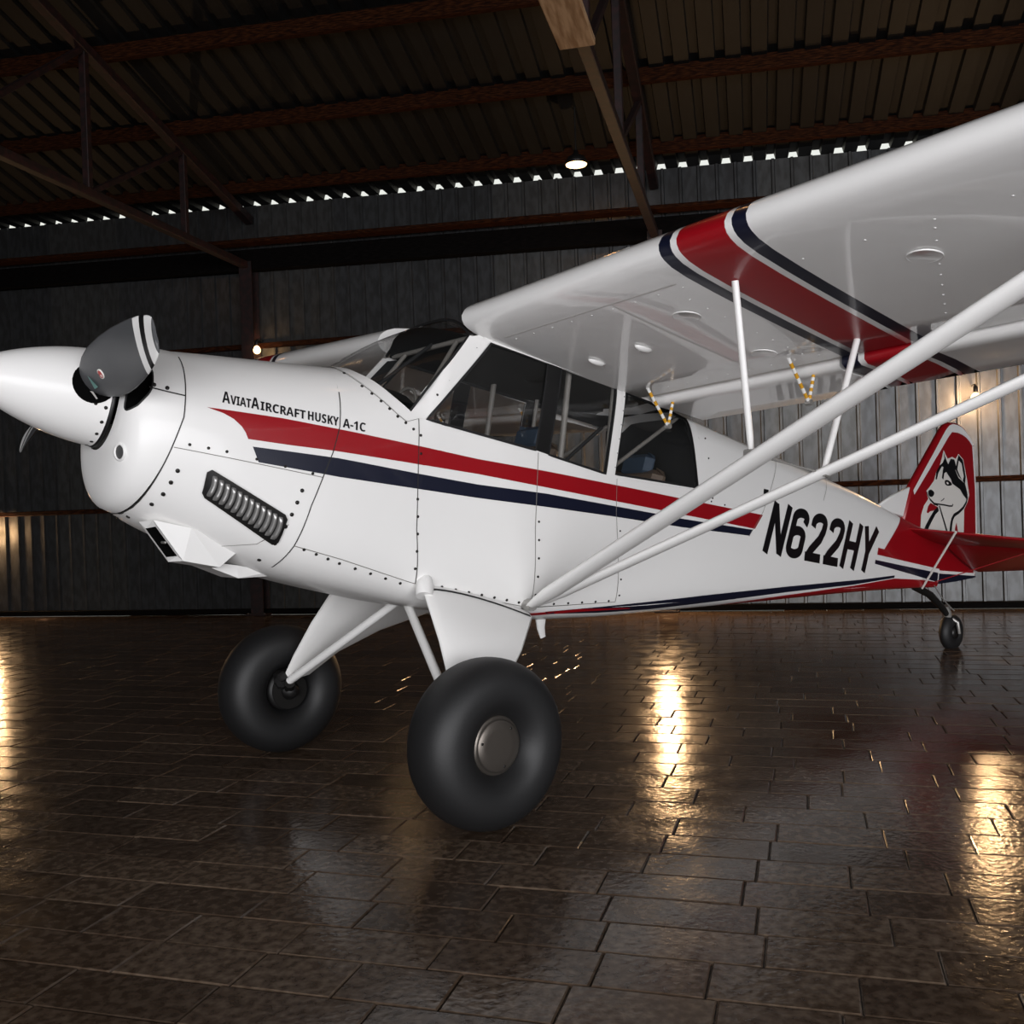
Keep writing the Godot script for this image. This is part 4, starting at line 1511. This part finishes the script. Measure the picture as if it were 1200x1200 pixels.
func wall_lamp(s: float, y: float, t: float, label: String, energy: float, r := .055) -> void:
	var at := hangar * Transform3D(Basis(), Vector3(s, y, t))
	var o := node("wall_lamp", self, at)
	tag(o, label, "lamp", "", "")
	var mb := Mb.new()
	# socket and arm back to the wall, above the bulb
	mb.lathe(Vector3(0, r * 1.25, 0), Vector3.UP, [[.018, 0], [.022, .02], [.022, .06], [.012, .075], [.0001, .075]], 14)
	mb.tube([Vector3(0, r * 1.25 + .06, 0), Vector3(0, r * 1.25 + .09, -.03), Vector3(0, r * 1.25 + .09, -t + .03)], [.009], 8)
	put("socket_arm", mb.done(), mats["dark_metal"], o)
	mb = Mb.new()
	var prof := []
	for i in 15:
		var a := PI * i / 14.0
		var rr := r * sin(a)
		prof.append([maxf(.0003, rr * (1.0 if a < PI * .6 else lerpf(1.0, .8, (a - PI * .6) / (PI * .4)))), -r * cos(a) * (1.0 if a < PI / 2 else 1.35)])
	mb.lathe(Vector3.ZERO, Vector3.UP, prof, 20)
	put("bulb", mb.done(), mats["bulb"], o)
	var l := OmniLight3D.new()
	l.name = "bulb_light"
	l.light_color = Color(1.0, .80, .58)
	l.light_energy = energy
	l.light_size = r * .9
	l.omni_range = 40
	l.omni_attenuation = 2
	l.shadow_enabled = true
	o.add_child(l)

func ceiling_lamp(s: float, y: float, t: float, label: String, energy: float, r: float) -> void:
	var o := node("ceiling_lamp", self, hangar * Transform3D(Basis(), Vector3(s, y, t)))
	tag(o, label, "lamp")
	var hang := roof_y(s, t) - y - .02
	var mb := Mb.new()
	mb.lathe(Vector3.ZERO, Vector3.UP, [[r, -.004], [r * 1.06, .0], [r * 1.06, .03], [r * .8, .07], [r * .3, .10], [.02, .14], [.0001, .14]], 28)
	put("housing", mb.done(), mats["dark_metal"], o)
	mb = Mb.new()
	mb.tube([Vector3(0, .12, 0), Vector3(0, hang, 0)], [.008], 8)
	put("drop_rod", mb.done(), mats["dark_metal"], o)
	mb = Mb.new()
	mb.lathe(Vector3.ZERO, Vector3.DOWN, [[r, .0], [r * .96, .012], [r * .6, .022], [.0001, .026]], 28)
	put("lamp_glass", mb.done(), mats["bulb"], o)
	var l := OmniLight3D.new()
	l.name = "lamp_light"
	l.position = Vector3(0, -.06, 0)
	l.light_color = Color(1.0, .74, .48)
	l.light_energy = energy
	l.light_size = r * .7
	l.omni_range = 40
	l.omni_attenuation = 2
	l.shadow_enabled = true
	o.add_child(l)

func build_plank() -> void:
	# a raw board nailed under the truss, lit by an unseen lamp nearby
	var o := node("wooden_plank", self, hangar)
	tag(o, "raw pale timber plank fixed along the underside of the roof truss above the wing root", "plank")
	beam("plank", Vector3(5.20, 4.16, 5.35), Vector3(5.20, 4.16, 11.0), .23, .05, mats["wood_raw"], o)

func make_materials() -> void:
	var w := mat("white", rgb8(232, 231, 229), .42, 0.0, .4)
	w.clearcoat_enabled = true
	w.clearcoat = .22
	w.clearcoat_roughness = .10
	w.normal_enabled = true
	w.normal_texture = noise_tex(.012, 2, 5, 512, true, 1.2)
	w.normal_scale = .25
	w.uv1_triplanar = true
	w.uv1_scale = Vector3(1.2, 1.2, 1.2)
	var wg := w.duplicate() as StandardMaterial3D
	wg.resource_name = "white_wing"
	wg.roughness = .3
	wg.clearcoat = .8
	wg.clearcoat_roughness = .04
	mats["white_wing"] = wg
	for q in [["red", rgb8(146, 10, 22)], ["navy", rgb8(17, 21, 40)]]:
		var m := mat(q[0], q[1], .36)
		m.clearcoat_enabled = true
		m.clearcoat = .3
		m.clearcoat_roughness = .06
	mat("ink", rgb8(14, 14, 17), .35)
	mat("pale", rgb8(225, 222, 216), .35)
	mat("black", rgb8(12, 12, 13), .45)
	mat("void", rgb8(5, 5, 5), .85, 0.0, .15)  # near black: shade inside openings put into the colour
	mat("dark_grey", rgb8(70, 70, 70), .5)
	mat("rubber", rgb8(20, 20, 21), .6)
	var rt := mat("rubber_tyre", rgb8(22, 22, 23), .56)
	rt.heightmap_enabled = true
	rt.heightmap_texture = noise_tex(.03, 3, 9, 512)
	rt.heightmap_scale = .025
	rt.uv1_triplanar = true
	rt.uv1_scale = Vector3(4, 4, 4)
	mat("seam", rgb8(40, 38, 36), .7)
	mat("seam_soft", rgb8(120, 117, 112), .6)
	mat("seam_pale", rgb8(205, 202, 198), .4)
	mat("screw", rgb8(38, 36, 34), .45, .5)
	mat("blade", rgb8(74, 75, 77), .42)
	mat("slat", rgb8(150, 149, 147), .3, .6)
	mat("dark_metal", rgb8(44, 43, 42), .4, .6)
	mat("steel", rgb8(165, 163, 159), .35, .55)
	mat("hub", rgb8(104, 98, 92), .34, .75)
	mat("hub_inner", rgb8(26, 25, 25), .5, .2)
	mat("caliper", rgb8(30, 29, 29), .5, .3)
	mat("tube", rgb8(120, 117, 112), .4)
	mat("yellow", rgb8(205, 150, 30), .45)
	mat("teal", rgb8(150, 196, 188), .45)
	mat("sticker_red", rgb8(190, 70, 66), .45)
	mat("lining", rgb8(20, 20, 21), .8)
	mat("seat_leather", rgb8(92, 78, 66), .5)
	mat("headrest", rgb8(52, 66, 82), .6)
	var g := mat("glass", Color(.25, .27, .27, .05), .0)
	g.transparency = BaseMaterial3D.TRANSPARENCY_ALPHA
	# stone floor: sealed and damp, so that lamps streak in it
	var bump := noise_tex(.030, 5, 21, 1024)
	var tone := noise_tex(.022, 5, 33, 1024, false, 4.0, ramp2(Color(.66, .62, .59), Color(1, 1, 1), .2, .8))
	var rough := noise_tex(.008, 4, 47, 512, false, 4.0, ramp2(Color(.12, .12, .12), Color(.20, .20, .20), .3, .7))
	var stones := [rgb8(84, 71, 60), rgb8(93, 79, 67), rgb8(102, 88, 75)]
	for k in 4:
		var m := mat("stone_mass" if k == 3 else "stone_" + str(k), stones[k] if k < 3 else stones[1], 1.0, 0.0, .38)
		m.albedo_texture = tone
		m.roughness_texture = rough
		m.roughness_texture_channel = BaseMaterial3D.TEXTURE_CHANNEL_RED
		m.heightmap_enabled = true
		m.heightmap_texture = bump
		m.heightmap_scale = .075
		m.uv1_triplanar = true
		m.uv1_world_triplanar = true
		m.uv1_scale = Vector3(.9, .9, .9)
		if k == 3:
			m.vertex_color_use_as_albedo = true
	mat("grout", rgb8(52, 45, 39), .5)
	mat("apron", rgb8(120, 117, 112), .9)
	for k in 3:
		var m := mat("sheet_" + str(k), [rgb8(82, 83, 84), rgb8(77, 78, 79), rgb8(87, 87, 86)][k], .34, .6)
		m.albedo_texture = noise_tex(.02, 4, 60 + k, 512, false, 4.0, ramp2(Color(.86, .85, .84), Color(1, 1, 1), .3, .7))
		m.uv1_triplanar = true
		m.uv1_scale = Vector3(1.0, .4, 1.0)
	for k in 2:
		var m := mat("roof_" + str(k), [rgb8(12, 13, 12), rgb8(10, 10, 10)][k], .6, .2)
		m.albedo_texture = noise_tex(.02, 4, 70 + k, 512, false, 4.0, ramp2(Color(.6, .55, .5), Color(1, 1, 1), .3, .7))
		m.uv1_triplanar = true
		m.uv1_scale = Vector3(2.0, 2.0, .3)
	var grain := noise_tex(.03, 5, 81, 512, false, 4.0, ramp2(Color(.45, .40, .36), Color(1, 1, 1), .25, .75))
	for q in [["wood_dark", rgb8(62, 32, 13)], ["wood_brown", rgb8(66, 36, 16)], ["wood_black", rgb8(14, 11, 10)], ["wood_raw", rgb8(190, 158, 124)]]:
		var m := mat(q[0], q[1], .8, 0.0, .2)
		m.albedo_texture = grain
		m.uv1_triplanar = true
		if q[0] == "wood_raw":
			m.albedo_texture = noise_tex(.02, 4, 85, 512, false, 4.0, ramp2(Color(.80, .76, .72), Color(1, 1, 1), .25, .75))
		m.uv1_scale = Vector3(.5, 5.0, 5.0) if q[0] != "wood_raw" else Vector3(2.0, 2.0, .25)
	var rs := mat("red_steel", rgb8(38, 11, 10), .6)
	rs.albedo_texture = noise_tex(.02, 4, 91, 512, false, 4.0, ramp2(Color(.55, .5, .5), Color(1, 1, 1), .3, .7))
	rs.uv1_triplanar = true
	var b := mat("bulb", Color(1, .85, .65), .3)
	b.emission_enabled = true
	b.emission = Color(1.0, .80, .55)
	b.emission_energy_multiplier = 6.0

func build_airplane() -> void:
	plane = node("airplane", self, Transform3D(Basis(Vector3.BACK, deg_to_rad(-10.0)), Vector3.ZERO))
	tag(plane, "white high-wing airplane with red and blue stripes, husky fin emblem and fat black tyres", "airplane")
	make_fuselage()
	for side in [1.0, -1.0]:
		make_wing(side)
	make_struts()
	for side in [1.0, -1.0]:
		make_leg(side)
		make_wheel(side)
	make_tail()

func _ready() -> void:
	rng.seed = 4711
	# ---- camera
	var cam := Camera3D.new()
	cam.name = "camera"
	cam.transform = Transform3D(cam_basis(), Vector3(-2.3675, 1.269, 4.0332))
	cam.fov = rad_to_deg(2.0 * atan(600.0 / 1166.62))
	cam.near = .05
	cam.far = 300.0
	add_child(cam)
	cam.current = true
	# ---- sky, exposure
	var env := Environment.new()
	env.background_mode = Environment.BG_SKY
	var sky := Sky.new()
	var sm := ProceduralSkyMaterial.new()
	sm.sky_top_color = Color(.84, .86, .86)
	sm.sky_horizon_color = Color(.97, .95, .85)
	sm.ground_horizon_color = Color(.75, .73, .70)
	sm.ground_bottom_color = Color(.45, .44, .42)
	sm.sky_energy_multiplier = 1.0
	sky.sky_material = sm
	env.sky = sky
	env.background_energy_multiplier = 1.15
	env.tonemap_mode = Environment.TONE_MAPPER_LINEAR
	env.tonemap_exposure = 1.0
	env.sdfgi_enabled = true
	env.ssao_enabled = true
	env.ssil_enabled = true
	var we := WorldEnvironment.new()
	we.name = "environment"
	we.environment = env
	add_child(we)
	# ---- frame of the hangar: x along the back wall, z from it into the room
	var d := Vector3(.60721, 0, .79454)
	var nn := Vector3(.79454, 0, -.60721)
	var M := Vector3(3.03, 0, -7.87)
	hangar = Transform3D(Basis(d, Vector3.UP, -nn), M + nn * (7.2512 - nn.dot(M)))
	# ---- light from an unseen door behind the camera, placed to light the airplane
	var door := AreaLight3D.new()
	door.name = "unseen_door_light"
	door.area_size = Vector2(DOOR1 - DOOR0 - .4, 3.6)
	door.transform = hangar * Transform3D(Basis(), Vector3((DOOR0 + DOOR1) / 2, 2.0, T_FRONT - .05))
	door.light_color = Color(.98, .98, 1.0)
	door.light_energy = 168.0
	door.shadow_enabled = true
	door.area_range = 60.0
	add_child(door)
	make_materials()
	build_floor()
	build_walls()
	build_roof()
	for q in [[-5.0, "left"], [.1, ""], [5.2, ""], [10.3, ""]]:
		var s: float = q[0]
		truss(s, {-5.0: "", .1: "dark red steel roof truss that meets the post behind the propeller and cowling", 5.2: "dark steel roof truss carrying the pale timber plank above the wing", 10.3: ""}[s])
		steel_post(s, .12, {-5.0: "dark red steel post at the left end of the back wall", .1: "dark red steel wall post behind the nose of the airplane", 5.2: "dark red steel wall post hidden behind the airplane's wing root", 10.3: "dark red steel wall post right of the tail fin"}[s])
	build_plank()
	build_airplane()
	wall_lamp(.22, 3.32, .20, "small glowing bulb on the red post just above the engine cowling", .15, .045)
	wall_lamp(-3.90, 1.12, .13, "unseen wall bulb out of view at left, lighting the wall under the rail", 1.7)  # out of view, placed to light the wall and floor at the left edge
	wall_lamp(2.0, 2.6, .20, "unseen wall bulb behind the windshield, mirrored between the main tyres", .09)  # unseen bulb, put where its reflection shows between the tyres
	wall_lamp(5.2, 1.25, .32, "unseen wall bulb behind the cabin that streaks the floor beside the near tyre", 3.2)  # hidden by the cabin, strength set for the floor streak
	wall_lamp(8.5, 2.23, .22, "unseen wall bulb behind the wing strut, placed to streak the floor near the tail", 2.0, .05)  # hidden by the strut, stands where its floor streak clears the rudder
	ceiling_lamp(4.51, 4.80, 1.30, "round glowing lamp hanging under the roof above the wing root", .10, .11)
	ceiling_lamp(5.55, 3.72, 7.1, "unseen round hanging lamp, placed to light the pale roof plank", .03, .05)  # out of view, placed to light the plank
	ceiling_lamp(-2.2, 5.05, 3.7, "unseen round hanging lamp, placed to light the roof at the left", .06, .07)  # out of view, lights the roof strips at left
